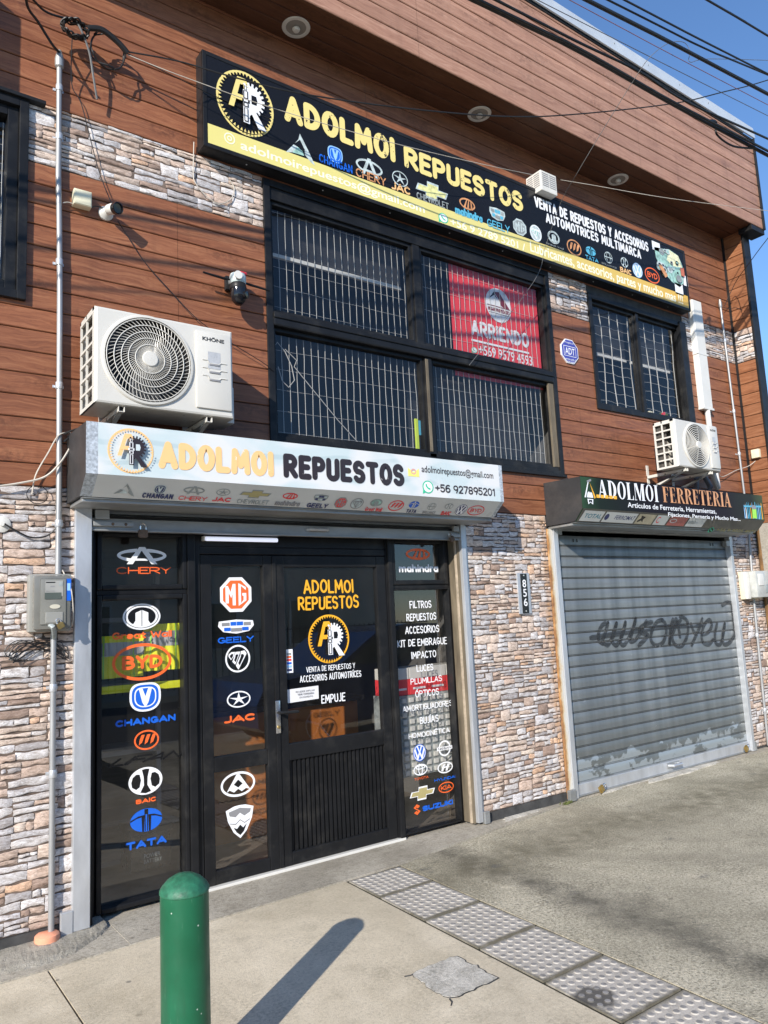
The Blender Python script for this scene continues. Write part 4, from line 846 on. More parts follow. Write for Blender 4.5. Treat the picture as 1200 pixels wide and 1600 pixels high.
a = A(); p0, p1, p2 = a.px(444.4, 186.5), a.px(616, 216.5), a.px(613.6, 254); marker(a, 'ADOLMOI', (p0[0], (p0[1] + p2[1]) / 2, p1[0], p1[1]), M_WORNY, .235, .018); a.build('lettering', S)
a = A(); p0, p1, p2 = a.px(632, 261), a.px(815.5, 302.5), a.px(812.5, 331); marker(a, 'REPUESTOS', (p0[0], (p0[1] + p2[1]) / 2, p1[0], p1[1]), M_WORNY, .235, .018); a.build('lettering', S)
for t_, bl_, tr_ in (('VENTA DE REPUESTOS Y ACCESORIOS', (835.5, 323), (1012, 379)), ('AUTOMOTRICES MULTIMARCA', (853, 347.5), (1000.5, 391))): a = A(); mpx(a, t_, bl_, tr_, M_WHITE, .2, 0); a.build('lettering', S)
for t_, bl_, tr_ in (('adolmoirepuestos@gmail.com', (376, 237), (663, 321)), ('+56 9 2789 5201 / ', (704, 352), (820, 381)), ('Lubricantes, accesorios, partes y mucho mas !!!', (829, 398), (1066, 462))): a = Art(OT, off=.002); a.tpx(t_, bl_, tr_, M_PALEY, .018); a.build('lettering', S)
a = Art(OT, off=.002); e = E(a, 358.6, 216.5, 17, 17); e.ring(.2, M_PALEY); e.ring(.2, M_PALEY, .45, .45); a.build('at_symbol', S)
a = Art(OT, off=.002); e_whats(E(a, 692.5, 341, 15, 15), M_WHITE, M_WAGREEN); a.build('phone_symbol', S)
def lab(a, t, bl, tr, m, off=.0, sh=0):
    if all(c in GLY for c in t): p, q = a.px(*bl), a.px(*tr); marker(a, t, (p[0], p[1], q[0], q[1]), m, (.29 if off >= .03 else .22) if off else .15, 0, None, 1, sh)
    else: a.tpx(t, bl, tr, m, min(off, .012), sh)
def badge(name, S, fn, txts=()):
    a = A(); fn(a)
    for t in txts: lab(a, *t)
    a.build(name, S)
K = M_SIGNBLK
badge('car_badge', S, lambda a: e_chevrons(E(a, 469, 230, 45, 42), M_SILV, M_TEAL))
badge('car_badge', S, lambda a: e_changan(E(a, 523.6, 242, 23, 25), M_LBLUE, M_BLUE), [('CHANGAN', (498.4, 253), (550, 259), M_BLUE, .0)])
badge('car_badge', S, lambda a: e_chery(E(a, 577, 261.5, 41, 27), M_SILV), [('CHERY', (556, 275), (602.5, 279), M_COPPER)])
badge('car_badge', S, lambda a: e_star(E(a, 625, 279.5, 24, 23), M_SILV), [('JAC', (611, 295), (641, 294), M_PEACH, .02)])
badge('car_badge', S, lambda a: e_bow(E(a, 675, 299, 50, 26), M_SILV, mat('brass_print', (.7, .68, .3), .35, 0, .3, 30)), [('CHEVROLET', (651, 310), (700.5, 318), M_GREYP)])
badge('car_badge', S, lambda a: e_mahindra(E(a, 730, 319, 24, 17), M_COPPER), [('mahindra', (711, 333.5), (753, 336), M_CYAN, .02)])
badge('car_badge', S, lambda a: e_geely(E(a, 777, 335, 24, 19), M_SILV, M_CYAN, M_GREYP), [('GEELY', (761, 353), (795.5, 354), M_CYAN, .0)])
badge('car_badge', S, lambda a: e_mg(E(a, 812, 355, 20, 24), M_SILV, M_GREYP))
badge('car_badge', S, lambda a: (E(a, 837, 364.5, 18, 25).disc(M_SILV), e_foton(E(a, 837, 364.5, 17, 24), M_WHITE, M_TEAL)))
badge('car_badge', S, lambda a: e_gwall(E(a, 865, 371, 18, 19), M_SILV, K), [('Great Wall', (853, 381), (880, 388), M_GREYP)])
badge('car_badge', S, lambda a: e_lifan(E(a, 897, 387, 22, 24), M_COPPER))
badge('car_badge', S, lambda a: e_tata(E(a, 923, 392.5, 15, 13), M_CYAN, K), [('TATA', (914.5, 404), (934, 405), M_CYAN, .02)])
badge('car_badge', S, lambda a: e_brill(E(a, 950.5, 402.5, 12, 17), M_SILV), [('BRILLIANCE', (940, 412), (963, 418), M_GREYP)])
badge('car_badge', S, lambda a: e_baic(E(a, 975.5, 410, 11, 15), M_SILV, K), [('BAIC', (969, 424.5), (986, 423), M_PEACH, .02)])
badge('car_badge', S, lambda a: e_vw(E(a, 996, 422.5, 15, 22), M_WHITE, M_LBLUE))
badge('car_badge', S, lambda a: e_byd(E(a, 1019, 430.5, 22, 23), M_ORANGE, .0))
# engine picture and the chequered corner
a = A()
for x, y, w_, h_ in ((1025, 385, 12, 13), (1061, 452, 12, 17), (1071, 439, 7, 15)): a = A(); E(a, x, y, w_, h_).poly([(-1, -1), (1, -1), (1, 1), (-1, 1)], M_WHITE); a.build('chequer_print', S)
a = A(); rnd = random.Random(4); e = E(a, 1045, 416, 46, 56)
e.poly([(-.8, .2), (-.85, .75), (-.2, .85), (.1, .95), (.7, .8), (.95, .3), (.9, -.6), (.6, -.95), (.1, -.8), (-.5, -.35)], M_TEAL)
e.poly([(-.1, .3), (.1, .92), (.72, .78), (.9, .2), (.3, .1)], mat('cream_print', (.78, .76, .5), .4, 0, .3, 30))
for i in range(16): x, y = rnd.uniform(-.7, .75), rnd.uniform(-.7, .75); r = rnd.uniform(.07, .2); e.disc(rnd.choice((M_SILV, M_TEAL, M_GREYP, M_SILV, K)), r, r, x, y); e.disc(rnd.choice((K, M_GREYP, M_TEAL)), r * .5, r * .5, x, y)
e.poly([(-.75, -.2), (-.55, -.1), (-.2, -.6), (-.38, -.75)], M_COPPER); e.poly([(.7, .1), (.95, .2), (.95, -.3), (.72, -.3)], mat('brick_print', (.5, .14, .08), .4)); a.build('engine_print', S)

SHADOW_BOX = thing('signboard', 'unseen dark box added to cast the shadow on the planks at the top left corner', 'signboard', (-.4, -.2, 5.07), 'shop signs')  # invented box out of view, sized to throw the shadow at top left
mb = MB(); mb.box((-1.0, -.4, 5.09), (.20, -.3, 5.58), M_CABK, .01); mb.build('cabinet', SHADOW_BOX)
for x in (-.8, .0): mb = MB(); mb.box((x, -.3, 5.3), (x + .04, .0, 5.34), M_CABK, .003); mb.build('arm', SHADOW_BOX)

# ================================================================ WHITE SIGN OVER THE SHOP DOOR
S = thing('signboard', 'white shop sign with orange and black lettering boxed over the glass door', 'signboard', (2.58, -.2, 2.31), 'shop signs')
X0, X1, PF, ZF, ZT, PB, ZB = 1.045, 4.112, .42, 2.42, 2.703, .298, 2.316
def signbox(S, X0, X1, cap, endm, faceA, faceB, under, endw):
    mb = MB(); mb.prism([(.0, ZT + .012), (-PF + .004, ZT), (-PF + .004, ZF), (-PB + .003, ZB + .003), (0, ZB)], 'x', X0 + .002, X1 - .002, cap); mb.build('cabinet', S)
    for a, b in ((X0, X0 + endw), (X1 - endw * .55, X1)):
        mb = MB(); mb.face([(a, -PF, ZF), (b, -PF, ZF), (b, -PF, ZT), (a, -PF, ZT)], endm); mb.face([(a, -PB, ZB), (b, -PB, ZB), (b, -PF, ZF), (a, -PF, ZF)], endm); mb.build('end_trim', S)
    mb = MB(); mb.keep = True; a, b = X0 + endw, X1 - endw * .55; mb.face([(a, -PF, ZF), (b, -PF, ZF), (b, -PF, ZT), (a, -PF, ZT)], faceA); mb.build('face_panel', S, None)
    mb = MB(); mb.keep = True; mb.face([(a, -PB, ZB), (b, -PB, ZB), (b, -PF, ZF), (a, -PF, ZF)], faceB); mb.build('lower_panel', S, None)
    mb = MB(); mb.box((X0 + .02, -.27, ZB - .024), (X1 - .01, .0, ZB - .002), under, .003); mb.box((X0 + .015, -PB + .01, ZB - .006), (X1 - .015, -.25, ZB - .001), under); mb.build('underside', S)
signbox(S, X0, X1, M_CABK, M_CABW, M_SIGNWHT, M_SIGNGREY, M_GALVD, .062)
OT = (0, -PF - .0005, 0)
SV = (0, -(PF - PB), ZF - ZB); OS = (X0, -PB - .0004, ZB - .0005)
a = A(); e_gearlogo(E(a, 204.4, 704.5, 72, 70), M_WORNO, M_WORNO, M_WORNB, M_WHITE, M_SIGNWHT); a.build('gear_emblem', S)
a = A(); p0, p1 = a.px(247.6, 731.5), a.px(427, 706); marker(a, 'ADOLMOI', (p0[0], p0[1], p1[0], p1[1]), M_WORNO, .25, .012); a.build('lettering', S)
a = A(); p0, p1 = a.px(443, 746.4), a.px(630.5, 726.6); marker(a, 'REPUESTOS', (p0[0], p0[1], p1[0], p1[1]), M_WORNB, .25, .012); a.build('lettering', S)
a = A(); a.tpx('adolmoirepuestos@gmail.com', (659, 741), (770, 737.6), M_BROWNINK, .01); a.build('lettering', S)
a = A(); mpx(a, '+56 927895201', (680, 768.6), (772.4, 763.5), M_BROWNINK, .17, 0); a.build('lettering', S)
a = A(); e_whats(E(a, 668.6, 761, 17, 20), M_WHITE, M_WAGREEN); a.build('phone_symbol', S)
a = A(); e = E(a, 646, 737, 17, 15); e.poly([(-1, -1), (1, -1), (1, .7), (0, -.1), (-1, .7)], mat('envelope_print', (.9, .84, .2), .4)); e.ring(.2, mat('pink_print', (.75, .4, .35), .4), .5, .6); a.build('mail_symbol', S)
A2 = lambda: Art(OS, (1, 0, 0), SV)
def badge2(fn, txts=()):
    a = A2(); fn(a)
    for t in txts: lab(a, *t)
    a.build('car_badge', S)
G = M_SIGNGREY
badge2(lambda a: e_chevrons(E(a, 196, 765, 34, 20), M_GREYP, M_SILV))
badge2(lambda a: e_changan(E(a, 250, 764.5, 19, 14), M_SILV, M_NAVY), [('CHANGAN', (221, 777), (271.6, 772), M_NAVY, .02)])
badge2(lambda a: e_chery(E(a, 303.4, 766, 34, 13), M_GREYP), [('CHERY', (277.6, 780.4), (324.4, 776.5), M_RED)])
badge2(lambda a: e_star(E(a, 349, 769, 22, 11), M_GREYP), [('JAC', (330, 782.5), (362.5, 777.4), M_RED, .02)])
badge2(lambda a: e_bow(E(a, 399.4, 772, 50, 13), M_GREYP, M_GOLD), [('CHEVROLET', (369, 786), (421, 782), M_GREYP)])
badge2(lambda a: e_mahindra(E(a, 453.5, 775, 24, 10), M_RED), [('mahindra', (428, 789), (470.5, 783), M_GREYV, .01)])
badge2(lambda a: e_geely(E(a, 501, 778, 23, 11), M_GREYP, M_NAVY, M_SILV), [('GEELY', (477.5, 792), (513.5, 787), M_NAVY, .02)])
badge2(lambda a: e_mg(E(a, 532.4, 785.4, 19, 17), M_GREYP, M_RED))
badge2(lambda a: (E(a, 557.6, 786.6, 20, 17).disc(M_SILV), e_foton(E(a, 557.6, 786.6, 20, 17), M_GREYV, M_SILV)))
badge2(lambda a: e_gwall(E(a, 588, 785.4, 19, 12), M_GREYP, M_TEAL), [('Great Wall', (569, 797.5), (598, 793), M_RED)])
badge2(lambda a: e_lifan(E(a, 618.8, 790, 24, 17), M_RED))
badge2(lambda a: e_tata(E(a, 647, 788.4, 16, 11), M_BLUE, G), [('TATA', (633, 800.5), (651.5, 796), M_NAVY, .02)])
badge2(lambda a: e_brill(E(a, 674.6, 791.4, 13, 11), M_GREYP), [('BRILLIANCE', (659, 802), (681, 799), M_GREYV)])
badge2(lambda a: e_baic(E(a, 701.6, 791, 13, 9), M_GREYP, G), [('BAIC', (687.5, 804), (706, 799), M_RED, .02)])
badge2(lambda a: e_vw(E(a, 720.5, 796.5, 17, 17), M_WHITE, M_NAVY))
badge2(lambda a: e_byd(E(a, 743.6, 797.4, 26, 16), M_RED, .02))

# ================================================================ DARK SIGN OVER THE SHUTTER
S = thing('signboard', 'dark hardware shop sign with white and orange serif lettering over the closed shutter', 'signboard', (6.5, -.2, 2.31), 'shop signs')
X0, X1, PF, ZF, ZT, PB, ZB = 5.036, 7.975, .41, 2.416, 2.686, .32, 2.314
signbox(S, X0, X1, M_CABK, M_SIGNB, M_SIGNB, M_OLIVE, M_GALVD, .012)
OT = (0, -PF - .0005, 0); SV = (0, -(PF - PB), ZF - ZB); OS = (X0, -PB - .0004, ZB - .0005)
a = A(); p0, p1 = a.px(935.4, 777), a.px(1026.5, 759); didone(a, 'ADOLMOI', (p0[0], p0[1], p1[0], p1[1]), M_WHITE); a.build('lettering', S)
a = A(); p0, p1 = a.px(1036.5, 784.5), a.px(1138.5, 771); didone(a, 'FERRETERIA', (p0[0], p0[1], p1[0], p1[1]), M_COPPER); a.build('lettering', S)
a = A(); a.tpx('Artículos de Ferretería, Herramientas,', (981, 794), (1118.4, 795.6), M_WHITE, .012); a.build('lettering', S)
a = A(); a.tpx('Fijaciones, Pernería y Mucho Mas...', (1044, 808.5), (1156.5, 808.5), M_WHITE, .014, .1); a.build('lettering', S)
a = A(); e = E(a, 921, 768, 18, 42)
e.poly([(-.95, -.45), (-.7, -.45), (.05, .85), (-.1, .85)], M_WHITE); e.poly([(.05, .85), (.2, .6), (1, -.4), (.75, -.5)], M_YEL); e.poly([(-.35, .8), (.4, .95), (.45, .8), (-.3, .65)], M_GREYV); e.poly([(-.55, -.45), (-.4, -.1), (0, .05), (.4, -.1), (.55, -.45)], M_WHITE); e.poly([(-.5, -.55), (.5, -.55), (.4, -.95), (0, -.8), (-.4, -.95)], M_WHITE); e.poly([(-.3, -.62), (.3, -.62), (.26, -.84), (0, -.74), (-.26, -.84)], M_SIGNBLK)
for i in range(5): e.poly([(1.1 + i * .75, -.42), (1.7 + i * .75, -.42), (1.7 + i * .75, -.18), (1.1 + i * .75, -.18)], M_YEL); e.ring(.08, M_SIGNBLK, .1, .06)
a.build('tool_emblem', S)
a = A(); rnd = random.Random(9); e = E(a, 1176, 797, 30, 34)
for i in range(12): x = -.9 + i * .16; e.poly([(x, -.8), (x + .09, -.8), (x + .07, rnd.uniform(.1, .8)), (x + .02, rnd.uniform(.1, .8))], rnd.choice((M_CYAN, M_LBLUE, M_WHITE, M_YEL, M_GREYP)))
e.poly([(-.9, .2), (.9, .3), (.9, .45), (-.9, .35)], M_CYAN); e.poly([(-.15, -.75), (.3, -.75), (.32, .1), (-.1, .15)], M_LIME); e.disc(M_GREYV, .25, .2, .1, .25); a.build('tool_print', S)
def badgeB(x0, x1, t, tm, bgm, pic=None):
    a = A2(); p0 = a.px(x0, 816 + (x0 - 900) * .078); p1 = a.px(x1, 816 + (x1 - 900) * .078); H = .118
    a.poly([(p0[0] + .012, .012), (p1[0], .012), (p1[0] + .012, H), (p0[0] + .024, H)], bgm)
    if t: w_ = p1[0] - p0[0]; l = .32 if pic else .1; a.text(t, (p0[0] + .02 + w_ * l, .045, p1[0] - .01, .088), tm, .012, .15)
    if pic: pic(a, p0, p1)
    a.build('supplier_badge', S)
def pdisc(m): return lambda a, p0, p1: a.poly([(p0[0] + .055 + .028 * math.cos(t * .3), .066 + .032 * math.sin(t * .3)) for t in range(21)], m)
WP = mat('pale_print', (.58, .6, .58), .4, 0, .06)
badgeB(901, 934, 'TOTAL', mat('teal_ink', (.02, .2, .28), .4), WP); badgeB(935, 985, 'FERROMAT', M_NAVY, WP, pdisc(M_NAVY))
badgeB(986, 1013, '', M_VBLK, mat('tan_print', (.45, .4, .28), .4, 0, .2, 20), lambda a, p0, p1: a.poly([(p0[0] + .03, .04), (p0[0] + .07, .075), (p0[0] + .06, .1), (p0[0] + .13, .09), (p0[0] + .11, .06), (p0[0] + .12, .03), (p0[0] + .09, .05), (p0[0] + .05, .03)], M_VBLK))
badgeB(1014, 1034, '', M_RED, WP, lambda a, p0, p1: a.strip([(p0[0] + .07 + .03 * math.cos(t), .066 + .034 * math.sin(t)) for t in [x * .3 for x in range(3, 20)]], [(p0[0] + .07 + .022 * math.cos(t), .066 + .024 * math.sin(t)) for t in [x * .3 for x in range(3, 20)]], M_RED))
badgeB(1035, 1063, '', M_RED, mat('faded_red_print', (.42, .12, .1), .4), lambda a, p0, p1: a.strip([(p0[0] + .09 + .055 * math.cos(t), .066 + .024 * math.sin(t)) for t in [x * .3 for x in range(22)]], [(p0[0] + .09 + .045 * math.cos(t), .066 + .016 * math.sin(t)) for t in [x * .3 for x in range(22)]], WP))
badgeB(1064, 1091, '', M_GREYV, WP, lambda a, p0, p1: [a.poly([(p0[0] + .04 + .022 * i, .045), (p0[0] + .054 + .022 * i, .045), (p0[0] + .058 + .022 * i, .08), (p0[0] + .044 + .022 * i, .08)], M_GREYP) for i in range(5)])
a = A2(); a.tpx('+56 9 9025 4975', (1118, 830), (1182, 828.5), mat('olive_ink', (.3, .27, .12), .4), .01); e_whats(E(a, 1111, 828, 8, 8), M_SIGNBLK, M_WAGREEN); a.build('lettering', S)

# ================================================================ SHOPFRONT: fixed windows and double door
SF = thing('shopfront', 'black aluminium and glass shopfront with a double door covered in car-brand stickers', 'shopfront', (2.6, .12, 0))
Y0, Y1, YG = .118, .172, .15
mb = MB()
mb.box((1.19, Y0, 2.185), (4.0, Y1, 2.23), M_BLACK, .004); mb.box((1.885, Y0, 2.10), (3.352, Y1, 2.185), M_BLACK, .004)                                            # head
mb.box((1.19, Y0, .006), (1.245, Y1, 2.185), M_BLACK, .005); mb.box((3.952, Y0, .006), (4.0, Y1, 2.185), M_BLACK, .005)
mb.box((1.795, Y0 - .03, .006), (1.845, Y1, 2.185), M_BLACK, .006); mb.box((1.845, Y0 - .008, .006), (1.885, Y1, 2.185), M_BLACK, .005)
mb.box((3.352, Y0 - .008, .006), (3.362, Y1, 2.185), M_BLACK, .002); mb.box((3.362, Y0 - .03, .006), (3.40, Y1, 2.185), M_BLACK, .006)
mb.box((1.885, Y0 - .006, 2.05), (3.352, Y1, 2.10), M_BLACK, .006)
mb.build('frame', SF)
mb = MB(); mb.box((1.86, .085, .004), (3.40, .13, .022), M_PVC, .004); mb.build('threshold', SF)
mb = MB(); mb.box((3.985, .0, .02), (4.004, .118, 2.2), M_JAMB); mb.tube([(3.984, .03 + .001, .02), (3.984, .03, 1.1), (3.984, .031, 2.2)], .012, mat('pale_jamb_bead', (.33, .27, .2), .7, 0, .3, 20), 6); mb.build('jamb', SF)
mb = MB(); mb.box((1.183, .0, .02), (1.20, .118, 2.2), M_BLACKT); mb.build('jamb', SF)
def fixed(x0, x1, z0, z1, nm, t=.03):
    mb = MB(); fr(mb, x0, x1, z0, z1, t, Y0 - .022, Y1, M_BLACK, .008); f = mb.build(nm, SF)
    pane(f, x0 + t, x1 - t, z0 + t, z1 - t, YG, GLASS); return f
TLW = fixed(1.245, 1.795, 1.83, 2.185, 'transom_window'); LLW = fixed(1.245, 1.795, .03, 1.80, 'side_window')
TRW = fixed(3.40, 3.952, 1.83, 2.185, 'transom_window', .036); LRW = fixed(3.40, 3.952, .03, 1.80, 'side_window', .009)
for x0, x1 in ((1.245, 1.795), (3.40, 3.952)): mb = MB(); mb.box((x0, Y0 - .01, 1.80), (x1, Y1, 1.83), M_BLACK, .003); mb.build('divider', SF)
YD = .112
def leafbox(mb, x0, x1, z0, z1, st, rails):
    mb.box((x0, YD, z0), (x0 + st, YD + .045, z1), M_BLACK, .005); mb.box((x1 - st, YD, z0), (x1, YD + .045, z1), M_BLACK, .005)
    for a, b in rails: mb.box((x0 + st, YD + .002, a), (x1 - st, YD + .043, b), M_BLACK, .006)
mb = MB(); leafbox(mb, 1.889, 2.404, .026, 2.046, .072, ((.026, .106), (.684, .778), (1.976, 2.046))); NL = mb.build('door', SF)
mb = MB(); leafbox(mb, 2.408, 3.348, .026, 2.046, .082, ((.026, .108), (.682, .79), (1.966, 2.046))); mb.box((2.396, YD - .008, .03), (2.424, YD, 2.04), M_BLACK, .003); DR = mb.build('door', SF)
pane(NL, 1.961, 2.332, .778, 1.976, YD + .025, GLASS); pane(NL, 1.961, 2.332, .106, .684, YD + .025, GLASS); pane(DR, 2.49, 3.266, .79, 1.966, YD + .025, GLASS)
mb = MB(); n = 23; w_ = (3.266 - 2.49) / n
for i in range(n): x = 2.49 + i * w_; mb.prism([(x, YD + .034), (x + w_ * .12, YD + .016), (x + w_ * .62, YD + .016), (x + w_ * .74, YD + .034)], 'z', .108, .682, M_BLACK)
mb.box((2.49, YD + .03, .108), (3.266, YD + .04, .682), M_BLACK); mb.build('ribbed_panel', DR)
mb = MB(); mb.box((2.39, YD - .014, .87), (2.425, YD - .008, 1.08), M_CHROME, .003); mb.tube([(2.408, YD - .014, 1.005), (2.408, YD - .06, 1.005), (2.43, YD - .066, 1.005), (2.53, YD - .066, 1.0)], .010, M_BLACKT, 10); mb.lathe([(.011, 0), (.011, .01), (.008, .014)], (2.408, YD - .012, .91), M_BRASS, (0, -1, 0), 16); mb.build('handle', DR, True)
mb = MB(); mb.box((1.90, .075, 2.135), (2.43, .117, 2.165), M_PVC, .004); l = mb.build('strip_light', SF); mb = MB(); mb.tube([(1.91, .066, 2.145), (2.42, .066, 2.145)], .014, M_TUBE, 10); mb.build('tube', l, True)

# stickers on the glass
OG = lambda y: (0, y - .0006, 0)
GL = OG(YG); GD = OG(YD + .025)
def sticker(parent, O, fn, txts=(), name='sticker', label=None):
    a = Art(O); fn(a)
    for t in txts: lab(a, *t)
    return a.build(name, parent, label)
V = M_VBLK
sticker(TLW, GL, lambda a: e_chery(E(a, 222, 868, 77, 27), M_WHITE), [('CHERY', (181.5, 897), (267, 886), M_ORANGE, .0)])
sticker(LLW, GL, lambda a: e_gwall(E(a, 221.5, 963.5, 59, 41), M_WHITE, V), [('Great Wall', (175, 1000), (268, 984), M_ORANGE, .02)])
sticker(LLW, GL, lambda a: e_byd(E(a, 222.5, 1034, 93, 58), M_ORANGE, .05))
sticker(LLW, GL, lambda a: e_changan(E(a, 227, 1089, 49, 45), M_WHITE, M_BLUE), [('CHANGAN', (180, 1137), (274, 1115), M_BLUE, .03)])
sticker(LLW, GL, lambda a: e_lifan(E(a, 229, 1156, 39, 31), M_ORANGE), [('LIFAN', (169, 1200), (280, 1171), V, .02, .3)])
sticker(LLW, GL, lambda a: e_baic(E(a, 227.5, 1220, 53, 43), M_WHITE, V), [('BAIC', (212, 1257), (244, 1244), M_ORANGE, .03)])
sticker(LLW, GL, lambda a: e_tata(E(a, 228.5, 1281, 50, 36), M_BLUE, V), [('TATA', (196, 1330), (260, 1304), M_BLUE, .04)])
sticker(NL, GD, lambda a: e_mg(E(a, 368.5, 929, 49, 54), M_WHITE, M_ORANGE))
sticker(NL, GD, lambda a: e_geely(E(a, 369, 979, 56, 22), M_WHITE, M_BLUE, M_GREYV), [('GEELY', (340, 1006), (396, 993), M_BLUE, .02)])
sticker(NL, GD, lambda a: e_foton(E(a, 371.5, 1029, 39, 43), M_WHITE, V))
sticker(NL, GD, lambda a: e_star(E(a, 373, 1092.5, 37, 26), M_WHITE), [('JAC', (349, 1131), (399, 1113.5), M_ORANGE, .03)])
sticker(NL, GD, lambda a: e_peak(E(a, 372, 1225, 54, 39), M_WHITE, V), [('MAXUS', (341, 1257), (404, 1241), V, .02)])
sticker(NL, GD, lambda a: e_shield(E(a, 375, 1283, 46, 53), M_WHITE, V, M_GREYV))
def T(a, t, bl, tr, m, off=.0): a.tpx(t, bl, tr, m, off, 0, .03); return a
for t_, bl_, tr_ in (('ADOLMOI', (474, 928), (551.5, 905)), ('REPUESTOS', (465.5, 954), (560, 930))): a = Art(GD); mpx(a, t_, bl_, tr_, M_YEL, .155, .035); a.build('lettering', DR)
a = Art(GD); e_gearlogo(E(a, 514, 998, 64, 76), M_YEL, M_YEL, M_WHITE, V, V); a.build('gear_emblem', DR)
for t_, bl_, tr_, w_ in (('VENTA DE REPUESTOS Y', (478.5, 1051), (554.5, 1035.5), .13), ('ACCESORIOS AUTOMOTRÍCES', (468.5, 1067), (564, 1047), .13), ('EMPUJE', (502, 1099.5), (539, 1081.5), .14)): a = Art(GD); mpx(a, t_, bl_, tr_, M_WHITE, w_, .03); a.build('lettering', DR)
a = Art(GD, off=.002); e = E(a, 451.5, 1033, 12, 37); e.poly([(-1, -1), (1, -1), (1, 1), (-1, 1)], M_WHITE)
for y, m in ((.6, M_GREYP), (.35, M_ORANGE), (.1, M_RED), (-.18, M_BLUE), (-.45, M_LBLUE), (-.75, M_NAVY)): e.poly([(-.6, y - .09), (.6, y - .09), (.6, y + .09), (-.6, y + .09)], m)
a.build('card_sticker', DR)
a = Art(GD, off=.002); e = E(a, 473, 1084.5, 50, 23); e.poly([(-1, -1), (1, -.86), (1, .95), (-1, .82)], mat('paper', (.72, .72, .74), .7, 0, .04)); e.text('RECUERDE EMPUJAR', (-.45, .25, .75, .5), M_GREYV); e.text('TIENE CORREDERA', (-.35, -.12, .7, .12), M_GREYV); e.text('UN MOMENTO', (-.25, -.5, .6, -.28), M_GREYV); a.build('paper_notice', DR)
a = Art(GL); mpx(a, 'mahindra', (623, 894.5), (684, 881.5), M_WHITE, .24, 0); a.build('lettering', TRW)
sticker(TRW, GL, lambda a: e_mahindra(E(a, 653, 866, 38, 18), M_ORANGE))
for t, bl, tr in (('FILTROS', (640, 951), (673.5, 938)), ('REPUESTOS', (635, 971), (681, 957)), ('ACCESORIOS', (633, 991), (685.5, 976)), ('KIT DE EMBRAGUE', (621, 1012), (697.5, 995)), ('IMPACTO', (643, 1030), (681, 1015.5)), ('LUCES', (651, 1050), (676.5, 1037)), ('PLUMILLAS', (641.5, 1070), (690, 1055)), ('ÓPTICOS', (649, 1090), (685.5, 1075)), ('AMORTIGUADORES', (629, 1113.5), (706, 1093.5)), ('BUJÍAS', (656, 1131.5), (684.5, 1116)), ('HOMOCINÉTICA', (638.5, 1155), (702.5, 1136))): a = Art(GL); mpx(a, t, bl, tr, M_WHITE, .145, .035); a.build('lettering', LRW)
sticker(LRW, GL, lambda a: e_vw(E(a, 655.5, 1176, 20, 27), M_WHITE, M_BLUE)); sticker(LRW, GL, lambda a: e_nissan(E(a, 694.5, 1169, 24, 25), M_WHITE, V))
sticker(LRW, GL, lambda a: e_toyota(E(a, 657, 1202.5, 22, 18), M_WHITE), [('TOYOTA', (647, 1220), (669, 1211.5), M_ORANGE)]); sticker(LRW, GL, lambda a: e_hyundai(E(a, 695.5, 1199, 24, 18), M_WHITE), [('HYUNDAI', (678.5, 1222), (711, 1210.5), M_BLUE, .01)])
sticker(LRW, GL, lambda a: e_bow(E(a, 660, 1239, 40, 21), M_WHITE, M_GOLD)); sticker(LRW, GL, lambda a: e_kia(E(a, 697, 1230, 24, 17), M_ORANGE)); sticker(LRW, GL, lambda a: e_suzuki(E(a, 651.5, 1265, 12, 17), M_ORANGE), [('SUZUKI', (660, 1268), (707, 1248.5), M_BLUE, .04)])

# goods seen through the glass
def vest(name, x0, x1, z0, z1, sl, label, seed):
    o = thing(name, label, 'vest', ((x0 + x1) / 2, .2, z0), 'hi-vis vests behind the glass'); rnd = random.Random(seed); ph = rnd.uniform(0, 6)
    Yf = lambda u, v: .2 + .012 * math.sin(u * 14 + ph + v * 2) + .006 * math.sin(u * 31 + v * 5)
    Pf = lambda u, v, d: (x0 + (x1 - x0) * u, Yf(u, v) + d, z0 + sl * u + (z1 - z0) * v)
    mb = MB(); mb.grid([[Pf(i / 30, k / 8, 0) for k in range(9)] for i in range(31)], M_VEST); mb.grid([[Pf(i / 30, k / 8, .02) for k in range(9)] for i in range(31)], M_VEST); mb.build('fabric', o, True)
    mb = MB(); mb.grid([[Pf(i / 30, .52 + .32 * k / 4, -.002) for k in range(5)] for i in range(31)], M_REFL); mb.build('reflective_strip', o, True)
    mb = MB()
    for u in (.15, .78): mb.grid([[Pf(u + .03 * j, k / 8, -.004) for k in range(9)] for j in range(2)], M_LIME)
    mb.build('trim', o)
vest('hi_vis_vest', 1.26, 1.55, 1.31, 1.56, .0, 'left yellow hi-vis vest with a silver band behind the shop window', 1)
vest('hi_vis_vest', 1.555, 1.80, 1.335, 1.62, .0, 'right yellow hi-vis vest with a silver band behind the shop window', 2)
mb = MB(); mb.box((1.27, .2, 1.22), (1.79, .23, 1.265), M_VEST, .004); tag(mb.build('folded_vest'), 'folded yellow strip of cloth hanging below the two hi-vis vests', 'cloth')
OR = thing('parts_organiser', 'wall of small pale drawers standing behind the narrow right shop window', 'organiser', (3.75, .35, .5))
mb = MB(); mb.box((3.42, .21, .4), (4.2, .45, .995), M_GREYP); mb.build('case', OR)
mb = MB()
for i in range(10):
    for k in range(11): x = 3.425 + i * .071; z = .405 + k * .053; mb.box((x + .012, .195, z + .008), (x + .052, .211, z + .042), M_PVC, .003)
mb.build('drawer', OR)['kind'] = 'stuff'
